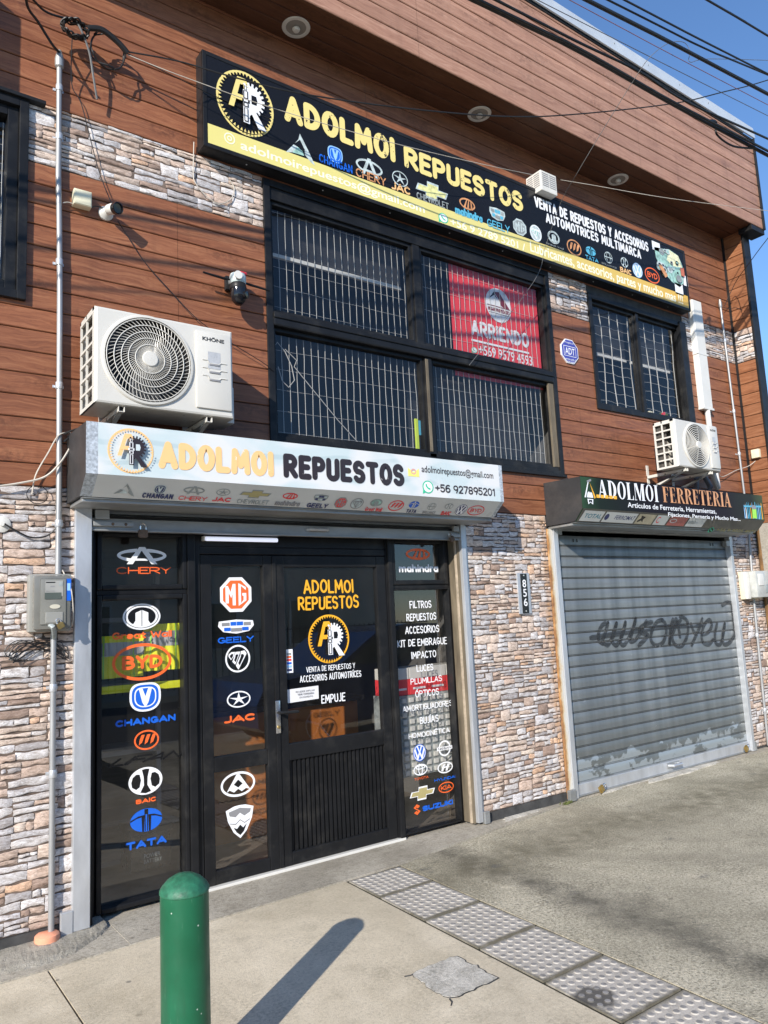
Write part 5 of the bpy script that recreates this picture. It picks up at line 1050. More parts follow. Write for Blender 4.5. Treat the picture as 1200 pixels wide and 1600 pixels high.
for i in range(4):
    mb = MB(); x = 3.42 + i * .185; mb.box((x, .22, .997), (x + .18, .42, 1.115), M_RED, .003); mb.box((x + .002, .217, 1.116), (x + .178, .423, 1.20), M_PVC, .003); mb.box((x + .03, .216, 1.035), (x + .15, .219, 1.05), M_WHITE)
    tag(mb.build('parts_box'), ('leftmost', 'second', 'third', 'rightmost')[i] + ' red and white box in the row on top of the drawers', 'box', 'red and white boxes on the drawers')
mb = MB(); mb.box((2.3, .95, .0), (3.6, 1.5, .92), M_COUNT, .006); mb.box((2.26, .9, .92), (3.64, 1.55, .96), M_BLACKT, .006); tag(mb.build('counter'), 'orange-brown shop counter inside, behind the glass door', 'counter')
for i in range(4):
    mb = MB(); x = 3.0 + i * .15; mb.box((x, .72, .01), (x + .12, .82, .26), M_OIL, .02); mb.lathe([(.025, 0), (.025, .04)], (x + .04, .77, .258), M_RED, (0, 0, 1), 12); mb.box((x + .02, .716, .06), (x + .1, .719, .2), M_DKRED)
    tag(mb.build('oil_jug', None, True), ('first', 'second', 'third', 'fourth')[i] + ' yellow oil jug from the left on the floor inside the glass door', 'jug', 'oil jugs inside the door')
mb = MB(); mb.box((1.5, .3, .15), (1.75, .5, .36), M_VBLK, .008); mb.box((1.49, .29, .36), (1.76, .51, .40), M_BLACKT, .006); Bt = tag(mb.build('car_battery'), 'black car battery standing low inside the left shop window', 'battery')
a = Art((0, .299, 0)); a.text('POWER', (1.58, .22, 1.68, .245), M_GREYP, .01); a.text('BATTERY', (1.58, .19, 1.69, .213), M_GREYP, .0); a.build('lettering', Bt)
mb = MB(); mb.box((1.0, .9, .3), (1.9, 1.3, .33), M_BLIND)
for z in (.05, .75, 1.2, 1.65): mb.box((1.0, .9, z), (1.9, 1.3, z + .03), M_GREYV)
for x in (1.0, 1.87): mb.box((x, .9, 0), (x + .03, .93, 2.0), M_GREYV)
tag(mb.build('shelf_rack'), 'dim grey shelf rack inside behind the left shop window', 'shelf')

# ================================================================ ROLLER SHUTTERS
def guide(mb, x0, x1, y0, m=M_GALV, z0=.025, z1=2.30): mb.box((x0, y0, z0), (x1, .03, z1), m, .004)
RA = thing('roller_shutter', 'rolled-up grey roller shutter with its bottom bar above the glass door', 'roller shutter', (2.6, 0, 2.17), 'roller shutters')
mb = MB(); guide(mb, 1.09, 1.181, -.03); mb.build('guide_rail', RA)
mb = MB(); guide(mb, 4.0, 4.045, -.032); mb.box((4.045, -.012, .03), (4.075, .0, 2.29), M_GALV, .003); mb.build('guide_rail', RA)
mb = MB(); mb.box((1.03, -.035, .02), (1.092, .0, .135), M_GALV, .004); mb.build('rail_foot', RA)
mb = MB(); mb.box((4.05, -.05, .012), (4.10, -.012, .10), M_GALVD, .004); mb.build('rail_foot', RA)
def slats(x0, x1, z0, z1, y, m, pitch=.097, top=2.243):
    mb = MB(); prof = []
    z = top
    for k in range(int((top - z0) / pitch) + 2):
        for f, d in ((0, .014), (.012, .003), (.05, .0), (.5, -.0015), (.85, -.001), (.86, .014), (.892, .014), (.897, -.001), (.93, -.006), (.96, -.003), (.972, .014)):
            zz = z - f * pitch
            if z0 <= zz <= z1: prof.append((y + d, zz))
        z -= pitch
    mb.keep = True; mb.grid([[(x0, q[0], q[1]) for q in prof], [((x0 + x1) / 2, q[0] + .0, q[1]) for q in prof], [(x1, q[0], q[1]) for q in prof]], m); return mb, prof
mb, _ = slats(1.181, 4.0, 2.215, 2.31, .035, M_GALVD, .04, 2.31); mb.build('slat_curtain', RA)
mb = MB(); mb.box((1.185, -.004, 2.178), (3.998, .022, 2.243), M_GALVD, .003); mb.box((1.185, -.016, 2.168), (3.998, .03, 2.178), M_GALVD, .002); mb.box((1.185, .0, 2.243), (3.998, .02, 2.262), M_BLACKT, .002); mb.build('bottom_bar', RA)
mb = MB()
mb.box((1.19, -.026, 2.195), (1.42, -.004, 2.222), M_GALVD, .003); mb.box((1.2, -.03, 2.235), (1.28, -.004, 2.29), M_GALVD, .004)
for x in (1.30, 1.375): mb.lathe([(.009, 0), (.007, .006)], (x, -.026, 2.208), M_RUST, (0, -1, 0), 10)
mb.build('lock_bracket', RA); mb = MB(); mb.box((3.9, -.03, 2.19), (3.995, -.004, 2.215), M_GALVD, .003); mb.box((3.93, -.03, 2.235), (3.99, -.004, 2.28), M_GALVD, .004); mb.build('lock_bracket', RA)
mb = MB(); mb.tube([(2.62, -.004, 2.215), (2.63, -.03, 2.215), (2.77, -.03, 2.215), (2.78, -.004, 2.215)], .011, M_GALV, 8); mb.box((2.6, -.006, 2.202), (2.8, -.003, 2.228), M_GALVD, .002); mb.build('pull_handle', RA, True)
def padlock(name, x, y, z, s, m, label, ry=0.0, group=None):
    o = thing(name, label, 'padlock', (x, y, z), group); c, sn = math.cos(ry), math.sin(ry)
    def p(u, v, d=0): return (x + u * c - v * sn, y + d, z + u * sn + v * c)
    mb = MB(); bm = bmesh.new(); bmesh.ops.create_cube(bm, size=1)
    for v in bm.verts: q = p(v.co.x * s, v.co.z * s * .9, v.co.y * s * .45); v.co = Vector(q)
    bmesh.ops.bevel(bm, geom=bm.edges[:], offset=s * .1, segments=2, affect='EDGES'); mb.bm(bm, m); mb.build('lock_body', o, True)
    mb = MB(); mb.tube([p(-.3 * s, .4 * s), p(-.3 * s, .8 * s), p(-.2 * s, 1.0 * s), p(0, 1.1 * s), p(.2 * s, 1.0 * s), p(.3 * s, .8 * s), p(.3 * s, .4 * s)], s * .09, M_CHROME, 8); mb.build('shackle', o, True)
padlock('padlock', 1.475, -.03, 2.155, .055, M_RUST, 'rusty padlock hanging from the left end of the raised shutter bar')
padlock('padlock', 3.90, -.035, 2.175, .045, M_RUST, 'small dark padlock at the right end of the raised shutter bar', .5)

RB = thing('roller_shutter', 'closed grey steel roller shutter with black spray-painted scrawl', 'roller shutter', (6.5, 0, 0), 'roller shutters')
mb = MB(); guide(mb, 5.085, 5.142, -.03, M_GALV, .01, 2.31); mb.build('guide_rail', RB)
mb = MB(); guide(mb, 7.915, 7.965, -.03, M_GALV, .01, 2.31); mb.build('guide_rail', RB)
def rust_rail():
    t = NT('rust_streaked_steel'); p = t.pos((1, 1, .6)); n = t.noise(p, 7, 6, .7)
    sp = t.n('ShaderNodeSeparateXYZ', {0: t.pos()}).outputs[0]; e = t.ramp(sp, 5.02, 5.075, .25, -.12)
    t.base(t.cramp(t.math('ADD', n, e), [(.42, (.62, .60, .55)), (.56, (.62, .5, .33)), (.68, (.42, .22, .08)), (.8, (.2, .1, .05))]), .6, .1); return t.m
mb = MB(); mb.box((5.02, -.02, .02), (5.084, .0, 2.29), rust_rail(), .004); mb.build('rusty_flange', RB)
mb = MB(); mb.box((5.005, -.055, .008), (5.082, -.021, .095), M_GALVD, .004); mb.build('rail_foot', RB)
mb = MB(); mb.box((7.966, -.03, .01), (8.0, .0, .1), M_GALVD, .004); mb.build('rail_foot', RB)
mb, PROF = slats(5.142, 7.915, .10, 2.30, .03, M_SHUT); cur = mb.build('slat_curtain', RB, True)
mb = MB(); mb.box((5.15, .0, .022), (7.91, .045, .112), M_GALV, .004); mb.box((5.15, -.012, .012), (7.91, .045, .024), M_GALVD, .002); mb.build('bottom_rail', RB)
mb = MB(); mb.box((5.14, -.028, 2.24), (5.2, .02, 2.31), M_GALVD, .003); mb.box((7.85, -.028, 2.18), (7.915, .02, 2.24), M_GALVD, .003); mb.box((5.14, -.03, 2.28), (7.92, .03, 2.325), M_GALVD, .004)
for x in (5.4, 5.45, 7.62, 7.67): mb.box((x, .022, 2.185), (x + .008, .028, 2.215), M_VBLK)
mb.build('stop_bracket', RB)
mb = MB(); mb.tube([(6.46, .0, .075), (6.47, -.05, .08), (6.6, -.05, .08), (6.61, .0, .075)], .014, M_GALV, 8); mb.box((6.44, -.004, .05), (6.63, .0, .10), M_GALVD, .003); mb.build('pull_handle', RB, True)
padlock('padlock', 5.41, -.05, .045, .06, M_BRASS, 'brass padlock lying at the bottom left of the closed shutter', -1.1)
padlock('padlock', 7.76, -.045, .06, .06, M_BRASS, 'brass padlock at the bottom right of the closed shutter', -1.0)
# the scrawl follows the slats
def shy(z):
    for (ya, za), (yb, zb) in zip(PROF, PROF[1:]):
        if zb <= z <= za: return ya + (yb - ya) * ((za - z) / (za - zb) if za > zb else 0)
    return .03
def smooth(p, n=8):
    q = []; P = [p[0]] + p + [p[-1]]
    for i in range(1, len(P) - 2):
        for k in range(n):
            t = k / n; q.append(tuple(.5 * ((2 * P[i][j]) + (-P[i - 1][j] + P[i + 1][j]) * t + (2 * P[i - 1][j] - 5 * P[i][j] + 4 * P[i + 1][j] - P[i + 2][j]) * t * t + (-P[i - 1][j] + 3 * P[i][j] - 3 * P[i + 1][j] + P[i + 2][j]) * t ** 3) for j in (0, 1)))
    return q + [p[-1]]
STROKES = [(15, [(268, 657), (330, 648), (430, 632), (520, 618), (620, 603), (700, 597), (790, 592), (860, 590)]), (13, [(372, 572), (338, 588), (318, 625), (318, 668), (345, 690)]), (13, [(368, 570), (348, 640), (338, 672), (368, 690), (400, 610), (412, 570)]), (13, [(412, 570), (395, 640), (385, 672), (412, 692), (445, 620), (458, 565)]), (13, [(458, 565), (440, 640), (430, 680), (452, 690), (490, 620), (512, 548)]), (13, [(512, 548), (490, 630), (480, 672), (505, 668), (540, 620), (568, 560)]),
           (14, [(600, 572), (560, 585), (528, 612), (545, 632), (572, 640), (556, 665), (520, 700)]), (13, [(655, 560), (618, 575), (592, 625), (590, 670), (615, 695), (650, 680), (668, 630), (662, 580), (640, 560)]), (13, [(705, 550), (690, 610), (685, 690), (692, 640), (712, 575), (722, 560), (735, 620), (742, 660)]), (13, [(748, 560), (720, 590), (700, 650), (715, 692), (752, 695), (778, 640), (780, 580), (762, 552), (735, 545)]),
           (13, [(795, 575), (812, 625), (830, 635)]), (13, [(858, 548), (838, 610), (815, 660), (798, 702)]), (13, [(850, 640), (885, 628), (905, 590), (892, 562), (865, 590), (852, 640), (860, 680), (890, 690), (915, 660)]), (13, [(935, 575), (922, 630), (925, 680), (948, 690), (965, 640), (975, 572)]), (14, [(975, 572), (962, 640), (968, 688), (1000, 678), (1028, 630), (1045, 570), (1042, 520), (1018, 482), (985, 472), (955, 490)])]
mb = MB(); mb.keep = True
for k, (wd, st) in enumerate(STROKES):
    q = []
    for x, y in smooth([(a, b) for a, b in st], 14):
        p = at(840 + x / 3.333, 800 + y / 3.333, -.03); q.append((min(p.x, 7.912), p.z))
    rows = []; r = wd / 3.333 * .0056
    for i in range(len(q)):
        a_, b_ = q[max(i - 1, 0)], q[min(i + 1, len(q) - 1)]; dx, dz = b_[0] - a_[0], b_[1] - a_[1]; l = math.hypot(dx, dz) or 1; nx, nz = -dz / l, dx / l
        rr = r * (.55 + .45 * min(1, i / 5, (len(q) - 1 - i) / 5))
        rows.append([(q[i][0] + nx * rr * s, shy(q[i][1] + nz * rr * s) - .0022 - k * .0002, q[i][1] + nz * rr * s) for s in (-1, -.5, 0, .5, 1)])
    mb.grid(rows, M_SPRAY)
mb.build('spray_scrawl', cur)

# ================================================================ AIR CONDITIONERS
def plate_hole(mb, x0, x1, z0, z1, cx, cz, r, y, m, n=96):
    cs = [math.atan2(z - cz, x - cx) for x, z in ((x0, z0), (x1, z0), (x1, z1), (x0, z1))]
    an = sorted({round(-math.pi + 2 * math.pi * i / n, 5) for i in range(n)} | {round(c, 5) for c in cs}); I = []; O = []
    for t in an:
        c, s = math.cos(t), math.sin(t); k = min(((x1 - cx) / c if c > 1e-6 else 9e9), ((x0 - cx) / c if c < -1e-6 else 9e9), ((z1 - cz) / s if s > 1e-6 else 9e9), ((z0 - cz) / s if s < -1e-6 else 9e9))
        I.append((cx + r * c, y, cz + r * s)); O.append((cx + k * c, y, cz + k * s))
    for i in range(len(an)): j = (i + 1) % len(an); mb.face([I[i], I[j], O[j], O[i]], m)
def ac(label, x0, x1, z0, z1, yf, yb, cx, cz, r, panel, brand, spiral, brk_z, hub=.045):
    o = thing('air_conditioner', label, 'air conditioner', ((x0 + x1) / 2, (yf + yb) / 2, z0), 'outdoor air conditioner units')
    mb = MB(); b = .014
    plate_hole(mb, x0 + b, x1 - b, z0 + b, z1 - b, cx, cz, r, yf, M_AC)
    # rounded front edges, then top, bottom and right sides; the left side is an open grille
    ring0 = [(x0 + b, z0 + b), (x1 - b, z0 + b), (x1 - b, z1 - b), (x0 + b, z1 - b)]; ring1 = [(x0 + b * .3, z0 + b * .3), (x1 - b * .3, z0 + b * .3), (x1 - b * .3, z1 - b * .3), (x0 + b * .3, z1 - b * .3)]; ring2 = [(x0, z0), (x1, z0), (x1, z1), (x0, z1)]
    rows = [[(p[0], yf, p[1]) for p in ring0], [(p[0], yf + b * .3, p[1]) for p in ring1], [(p[0], yf + b, p[1]) for p in ring2]]; mb.grid(rows, M_AC, True)
    A_ = yf + b; mb.face([(x0, A_, z1), (x1, A_, z1), (x1, yb, z1), (x0, yb, z1)], M_AC); mb.face([(x0, A_, z0), (x1, A_, z0), (x1, yb, z0), (x0, yb, z0)], M_AC); mb.face([(x1, A_, z0), (x1, A_, z1), (x1, yb, z1), (x1, yb, z0)], M_AC)
    fw = .022; s0, s1 = yf + .03, yb - .004; nv = 6
    mb.box((x0, A_, z0), (x0 + .01, s0 + fw, z1), M_AC); mb.box((x0, s1 - .012, z0), (x0 + .01, yb, z1), M_AC); mid = (s0 + fw + s1) / 2
    mb.box((x0, mid - .007, z0), (x0 + .01, mid + .007, z1), M_AC)
    for i in range(nv + 1): z = z0 + .012 + (z1 - z0 - .04) * i / nv; mb.box((x0 - .001, A_, z - (.012 if i in (0,) else .007)), (x0 + .011, yb, z + .007), M_AC)
    mb.box((x0, A_, z1 - .03), (x0 + .01, yb, z1), M_AC)
    mb.box((x0 + .01, yb - .003, z0), (x1, yb, z1), M_AC)
    # well behind the fan
    n = 64; c0 = [(cx + r * math.cos(2 * math.pi * i / n), yf, cz + r * math.sin(2 * math.pi * i / n)) for i in range(n)]; c1 = [(p[0], yf + .1, p[2]) for p in c0]; mb.grid([c0, c1], M_FAN, True); mb.face(c1, M_DARK)
    body = mb.build('case', o)
    mb = MB(); mb.box((x0 + .03, yf + .12, z0 + .02), (x0 + .035, yb - .004, z1 - .03), M_COIL); mb.build('coil', o)
    mb = MB(); rad = r * 1.0
    mb.lathe([(r + .008, -.004), (r + .012, .004), (r + .006, .012), (r - .006, .014), (r - .008, .0)], (cx, yf, cz), M_AC, (0, -1, 0), 72, False)
    g_ = MB()
    def tor(R, t, y): g_.lathe([(R - t, -t * .7), (R - t * .2, -t), (R + t, -t * .5), (R + t, t * .5), (R, t), (R - t, t * .6), (R - t, -t * .7)], (cx, y, cz), M_AC, (0, -1, 0), 64, False)
    dome = lambda R: yf - .006 - .022 * (1 - (R / r) ** 2)
    if spiral:
        for k in range(1, 6): tor(hub + (r - hub) * k / 5.4, .0024, dome(hub + (r - hub) * k / 6.3))
        nb = 60
        for k in range(nb):
            q = []
            for i in range(9): u = i / 8; R = hub + (r - hub) * u; t = 2 * math.pi * k / nb + 1.15 * u - .35 * u * u; q.append((cx + R * math.cos(t), dome(R) + .003, cz + R * math.sin(t)))
            g_.tube(q, .0018, M_AC, 4, False)
    else:
        k = 0; R = hub + .012
        while R < r - .006: tor(R, .0032, dome(R)); R += .0175
        for k in range(6):
            t = math.pi * k / 3 + .3; g_.tube([(cx + R_2 * math.cos(t), dome(R_2) + .006, cz + R_2 * math.sin(t)) for R_2 in (hub, r * .5, r)], .004, M_AC, 5, False)
    g_.lathe([(hub, 0), (hub, .006), (hub * .9, .011), (.001, .013)], (cx, dome(0) + .006, cz), M_AC, (0, -1, 0), 36)
    gr = g_.build('fan_grille', o, True); mb.build('grille_ring', gr, True)
    mb = MB()
    for k in range(3):
        rows = []
        for i in range(7):
            u = i / 6; R = .05 + (r - .065) * u; t = 2 * math.pi * k / 3 + u * .5; rows.append([(cx + R * math.cos(t + s * (.75 - .1 * u)), yf + .055 - .03 * s, cz + R * math.sin(t + s * (.75 - .1 * u))) for s in (-.5, -.25, 0, .25, .5, .75)])
        mb.grid(rows, M_FAN)
    mb.lathe([(.06, 0), (.06, .04), (.05, .05)], (cx, yf + .09, cz), M_FAN, (0, -1, 0), 24); mb.build('fan', o, True)
    if panel:
        px0, px1, pz0, pz1 = panel; mb = MB(); mb.box((px0, yf - .013, pz0), (px1, yf + .002, pz1), M_AC, .008); p = mb.build('service_panel', o, True)
        a = Art((0, yf - .013, 0)); W_ = px1 - px0; H_ = pz1 - pz0
        a.text(brand, (px0 + W_ * .18, pz1 - H_ * .125, px1 - W_ * .2, pz1 - H_ * .065), M_VBLK, .03); a.build('lettering', p)
        a = Art((0, yf - .013, 0)); a.poly([(px0 + W_ * .33, pz0 + H_ * .52), (px0 + W_ * .68, pz0 + H_ * .52), (px0 + W_ * .68, pz0 + H_ * .74), (px0 + W_ * .33, pz0 + H_ * .74)], mat('foil_label', (.5, .5, .5), .35, .2, .15, 30)); a.build('rating_label', p)
        mb = MB()
        for f in (.36, .46, .56): mb.box((px0 + W_ * .36, yf - .018, pz0 + H_ * f), (px0 + W_ * .66, yf - .012, pz0 + H_ * f + .011), M_GREYV, .002); mb.tube([(px0 + W_ * .17, yf - .014, pz0 + H_ * f + .03), (px0 + W_ * .32, yf - .015, pz0 + H_ * f + .03), (px0 + W_ * .36, yf - .015, pz0 + H_ * f + .012), (px0 + W_ * .64, yf - .015, pz0 + H_ * f + .012), (px0 + W_ * .7, yf - .015, pz0 + H_ * f + .022), (px0 + W_ * .86, yf - .014, pz0 + H_ * f + .022)], .0035, M_AC, 6)
        mb.build('louvre', p, True)
    mb = MB(); mb.box((x1 - .002, yb - .2, z0 + .0), (x1 + .05, yb - .02, z0 + (z1 - z0) * .42), M_AC, .006); mb.lathe([(.035, 0), (.035, .02), (.022, .025), (.022, .03)], (x1, yb - .12, z0 + (z1 - z0) * .58), M_AC, (1, 0, 0), 18); mb.build('valve_cover', o, True)
    for i in range(4): pass
    for x in (x0 + .13, x1 - .17):
        mb = MB(); t = .035
        mb.box((x, yf + .01, z0 - .036), (x + t, .0, z0 - .032), M_AC, .001); mb.box((x, yf + .01, z0 - .036), (x + .003, .0, z0 - .006), M_AC, .001); mb.box((x + t - .003, yf + .01, z0 - .036), (x + t, .0, z0 - .006), M_AC, .001)
        mb.box((x, -.008, brk_z), (x + t, .0, z0 + .10), M_AC, .001)
        v = (Vector((0, yf + .05, z0 - .036)), Vector((0, -.006, brk_z + .03)))
        for sx in (x + .004, x + t - .008): mb.face([(sx, v[0].y, v[0].z), (sx, v[0].y + .045, v[0].z), (sx, v[1].y, v[1].z - .02), (sx, v[1].y, v[1].z + .02)], M_AC)
        mb.face([(x + .004, v[0].y, v[0].z), (x + t - .006, v[0].y, v[0].z), (x + t - .006, v[1].y, v[1].z - .02), (x + .004, v[1].y, v[1].z - .02)], M_AC)
        for yy in (yf + .05, yf + .24): mb.lathe([(.02, 0), (.016, .03)], (x + t / 2, yy, z0 - .032), M_BLACKT, (0, 0, 1), 12)
        mb.build('bracket', o)
    return o
ac('large white air conditioner with a spiral fan grille on brackets above the white sign', 1.092, 1.905, 2.818, 3.368, -.405, -.10, 1.388, 3.098, .253, (1.665, 1.888, 2.858, 3.332), 'KHÖNE', True, 2.66)
ac('small white air conditioner with ringed fan grille on wall brackets above the dark sign', 6.435, 7.16, 2.878, 3.345, -.45, -.215, 6.768, 3.11, .212, (6.99, 7.145, 2.90, 3.33), 'KHÖNE', False, 2.70, .04)
# duct cover and pipe for the small unit
D_ = thing('pipe_duct', 'white plastic pipe duct running up the wall beside the small window', 'pipe cover', (7.75, -.03, 3.3))
mb = MB(); mb.prism([(7.645, .0), (7.645, -.05), (7.66, -.06), (7.825, -.06), (7.84, -.05), (7.84, .0)], 'z', 3.70, 4.955, M_PVC); mb.box((7.635, -.064, 3.69), (7.85, .0, 3.715), M_PVC, .004); mb.box((7.637, -.063, 4.32), (7.848, .0, 4.335), M_PVC, .003); mb.build('cover', D_)
mb = MB(); mb.tube([(7.75, -.035, 3.7), (7.755, -.035, 3.55), (7.75, -.04, 3.3), (7.72, -.06, 3.05), (7.64, -.12, 2.85), (7.5, -.2, 2.78), (7.35, -.26, 2.86), (7.25, -.3, 2.95)], .03, M_PVC, 10); mb.build('pipe', D_, True)
mb = MB(); mb.tube([(7.3, -.1, 2.75), (7.42, -.14, 2.71), (7.5, -.12, 2.8), (7.45, -.08, 2.95), (7.35, -.06, 2.9), (7.3, -.08, 2.75), (7.4, -.1, 2.705)], .028, M_CABLEG, 9); tag(mb.build('pipe_coil', None, True), 'grey insulated hose coiled under the small air conditioner', 'hose')

# ================================================================ THINGS ON THE WALL
def conduit(name, label, segs, r, clips, cap=None, group='steel conduits on the wall'):
    o = thing(name, label, 'conduit', segs[0][0], group)
    for s in segs: mb = MB(); mb.tube(s, r, M_PIPE, 12); mb.build('pipe', o, True)
    for p in clips: mb = MB(); mb.lathe([(r + .003, -.02), (r + .004, -.018), (r + .004, .018), (r + .003, .02)], p, M_GALV, (0, 0, 1), 14); mb.box((p[0] - r - .014, -.004, p[2] - .008), (p[0] + r + .014, .004, p[2] + .008), M_GALV, .001); mb.build('clip', o, True)
    if cap: mb = MB(); mb.lathe(cap[1], cap[0], M_GALVD, (0, 0, 1), 16); mb.build('cap', o, True)
    return o
conduit('steel_conduit', 'tall steel conduit running up the left wall to the coil of cable', [[(.975, -.03, 5.02), (.977, -.03, 4.3), (.985, -.031, 4.0)], [(.985, -.031, 4.0), (.992, -.03, 3.6), (1.0, -.03, 2.4), (1.0, -.03, 1.90)]], .0165, [(.976, -.03, 4.87), (.978, -.03, 4.55), (.988, -.03, 3.75), (.995, -.03, 3.0), (1.0, -.03, 2.2)], ((.975, -.03, 5.0), [(.017, 0), (.026, .01), (.027, .06), (.02, .09), (.012, .12)]))
conduit('steel_conduit', 'thin grey conduit running down from the left meter to a round pink cap', [[(.98, -.03, 1.62), (.982, -.03, 1.0), (.985, -.03, .02)]], .0155, [(.981, -.03, 1.3), (.984, -.03, .85)])
conduit('steel_conduit', 'thin pale conduit on the upper right wall beside the white pipe duct', [[(8.29, -.03, 5.02), (8.31, -.03, 4.0), (8.335, -.03, 2.72)]], .0125, [(8.30, -.03, 4.6), (8.315, -.03, 3.75), (8.325, -.03, 3.25)], ((8.29, -.03, 5.0), [(.014, 0), (.02, .01), (.02, .05), (.012, .1)]))
conduit('steel_conduit', 'thin conduit passing the right meter down the stone beside the shutter', [[(8.33, -.03, 2.35), (8.30, -.03, 1.9)], [(8.275, -.03, 1.6), (8.25, -.03, .9), (8.225, -.03, .03)]], .014, [(8.255, -.03, 1.2), (8.235, -.03, .4)])
mb = MB(); mb.lathe([(.0, 0), (.06, .0), (.063, .02), (.06, .045), (.045, .055), (.001, .056)], (.965, -.035, .006), M_CAPPINK, (0, 0, 1), 14); tag(mb.build('conduit_cap', None, True), 'salmon pink round cap on the ground at the foot of the left conduit', 'cap')

MT = thing('electricity_meter', 'grey electricity meter box with a blue sticker on the stone by the door', 'meter', (.95, -.05, 1.6), 'electricity meters')
mb = MB(); mb.box((.845, -.075, 1.603), (1.062, .0, 1.915), M_METERIN, .012); mb.build('back_box', MT, True)
mb = MB(); mb.box((.858, -.118, 1.612), (1.05, -.076, 1.905), M_METER, .02); mb.box((.89, -.124, 1.64), (1.022, -.117, 1.885), mat('meter_face', (.21, .21, .19), .25, 0, .1), .006); mb.build('cover', MT, True)
a = Art((0, -.1245, 0)); r = lambda x0, z0, x1, z1, m: a.poly([(x0, z0), (x1, z0), (x1, z1), (x0, z1)], m)
r(.915, 1.79, 1.005, 1.875, mat('meter_plate', (.34, .34, .32), .4)); r(.918, 1.862, .965, 1.868, M_VBLK); r(.94, 1.84, .962, 1.846, M_GREYV); r(.985, 1.845, 1.003, 1.868, M_GREYP); r(.912, 1.775, .996, 1.81, M_LCD); a.poly(ell(.027, .012, .965, 1.735, n=20), mat('beige_print', (.55, .52, .42), .5)); a.text('No 1 2 4 8', (.918, 1.815, .96, 1.822), M_GREYV); a.build('dial', MT)
a = Art((0, -.118, 0)); a.poly([(1.024, 1.765), (1.048, 1.765), (1.048, 1.885), (1.024, 1.885)], M_BLUE); a.poly([(1.028, 1.82), (1.044, 1.82), (1.044, 1.86), (1.028, 1.86)], M_LBLUE); a.build('blue_sticker', MT)
mb = MB(); mb.box((.918, -.128, 1.648), (1.006, -.122, 1.705), M_METERIN, .003); mb.build('hatch', MT); mb = MB(); mb.tube([(.94, -.11, 1.64), (.955, -.125, 1.63), (.97, -.09, 1.6), (.98, -.04, 1.57)], .014, M_GREYP, 8); mb.build('outlet', MT, True)
padlock('padlock', .992, -.14, 1.632, .036, M_BRASS, 'small brass padlock on the hatch of the grey meter box', .5)
MR = thing('electricity_meter', 'cream backed electricity meter under a clear cover on the far right wall', 'meter', (8.25, -.05, 1.6), 'electricity meters')
mb = MB(); mb.box((8.06, -.05, 1.60), (8.43, .0, 1.90), M_CREAM, .006); mb.box((8.06, -.085, 1.60), (8.13, -.05, 1.90), M_PVC, .008); mb.build('back_box', MR, True)
mb = MB(); mb.box((8.135, -.16, 1.61), (8.42, -.05, 1.905), mat('clear_cover', (.45, .46, .44), .15, 0, .2, 8), .025); mb.box((8.17, -.168, 1.74), (8.28, -.16, 1.87), M_PVC, .004); mb.box((8.3, -.166, 1.66), (8.38, -.16, 1.75), M_GREYP, .004); mb.build('cover', MR, True)

PL = thing('house_number', 'narrow black house number plate reading 856 on the stone between the doors', 'number plate', (4.684, -.01, 1.57))
mb = MB(); mb.box((4.612, -.014, 1.565), (4.757, .0, 1.905), M_GALV, .003); mb.box((4.648, -.018, 1.57), (4.722, -.0135, 1.90), M_VBLK, .002)
for z in (1.885, 1.588): mb.lathe([(.008, 0), (.006, .004)], (4.685, -.018, z), M_CHROME, (0, -1, 0), 12)
mb.build('plate', PL); a = Art((0, -.018, 0))
for i, ch in enumerate('856'): a.text(ch, (4.664, 1.785 - i * .078, 4.706, 1.85 - i * .078), M_WHITE, .012)
a.build('lettering', PL)

ADT = thing('alarm_plate', 'blue octagonal alarm company plate on the wood between the upper windows', 'sign', (5.535, -.01, 3.88))
q8 = [(5.535 + .128 * math.cos(R_(22.5 + 45 * i)), 3.995 + .128 * math.sin(R_(22.5 + 45 * i))) for i in range(8)]
mb = MB(); mb.prism([(x, z) for x, z in q8], 'y', -.012, .0, M_WHITE); mb.build('plate', ADT)
a = Art((0, -.0122, 0)); a.poly([(5.535 + (x - 5.535) * .93, 3.995 + (z - 3.995) * .93) for x, z in q8], mat('violet_blue_print', (.06, .07, .35), .35)); a.poly([(5.45, 3.945), (5.62, 3.945), (5.62, 4.045), (5.45, 4.045)], M_WHITE); a.poly([(5.455, 3.95), (5.615, 3.95), (5.615, 4.04), (5.455, 4.04)], mat('violet_blue_print')); a.text('ADT', (5.468, 3.962, 5.602, 4.028), M_WHITE, .012); a.text('Protegido por', (5.47, 4.065, 5.60, 4.088), M_WHITE); a.text('www.adt.cl', (5.46, 3.905, 5.61, 3.928), M_WHITE); a.text('600 600', (5.48, 3.882, 5.585, 3.897), M_WHITE); a.build('lettering', ADT)

mb = MB(); mb.box((1.06, -.055, 4.135), (1.165, .0, 4.235), M_CREAM, .006); mb.box((1.066, -.058, 4.14), (1.159, -.054, 4.23), M_CREAM, .003); tag(mb.build('junction_box', None, True), 'square cream junction box beside the left conduit', 'junction box', 'junction boxes')
mb = MB(); mb.box((8.50, -.165, 3.20), (8.549, -.075, 3.30), M_CREAM, .006); tag(mb.build('junction_box', None, True), 'cream junction box on the far right return wall', 'junction box', 'junction boxes')
BC = thing('bullet_camera', 'small white bullet security camera beside the cream box', 'security camera', (1.3, -.05, 4.15))
mb = MB(); mb.lathe([(.045, 0), (.045, .012), (.03, .03), (.015, .045)], (1.26, .0, 4.148), M_PVC, (0, -1, 0), 20); mb.build('mount', BC, True)
dv = Vector((.30, -.92, -.25)).normalized(); c0 = Vector((1.265, -.055, 4.15))
mb = MB(); mb.lathe([(.02, -.015), (.031, 0), (.034, .035), (.034, .07)], c0, M_PVC, dv, 24); mb.build('camera_body', BC, True)
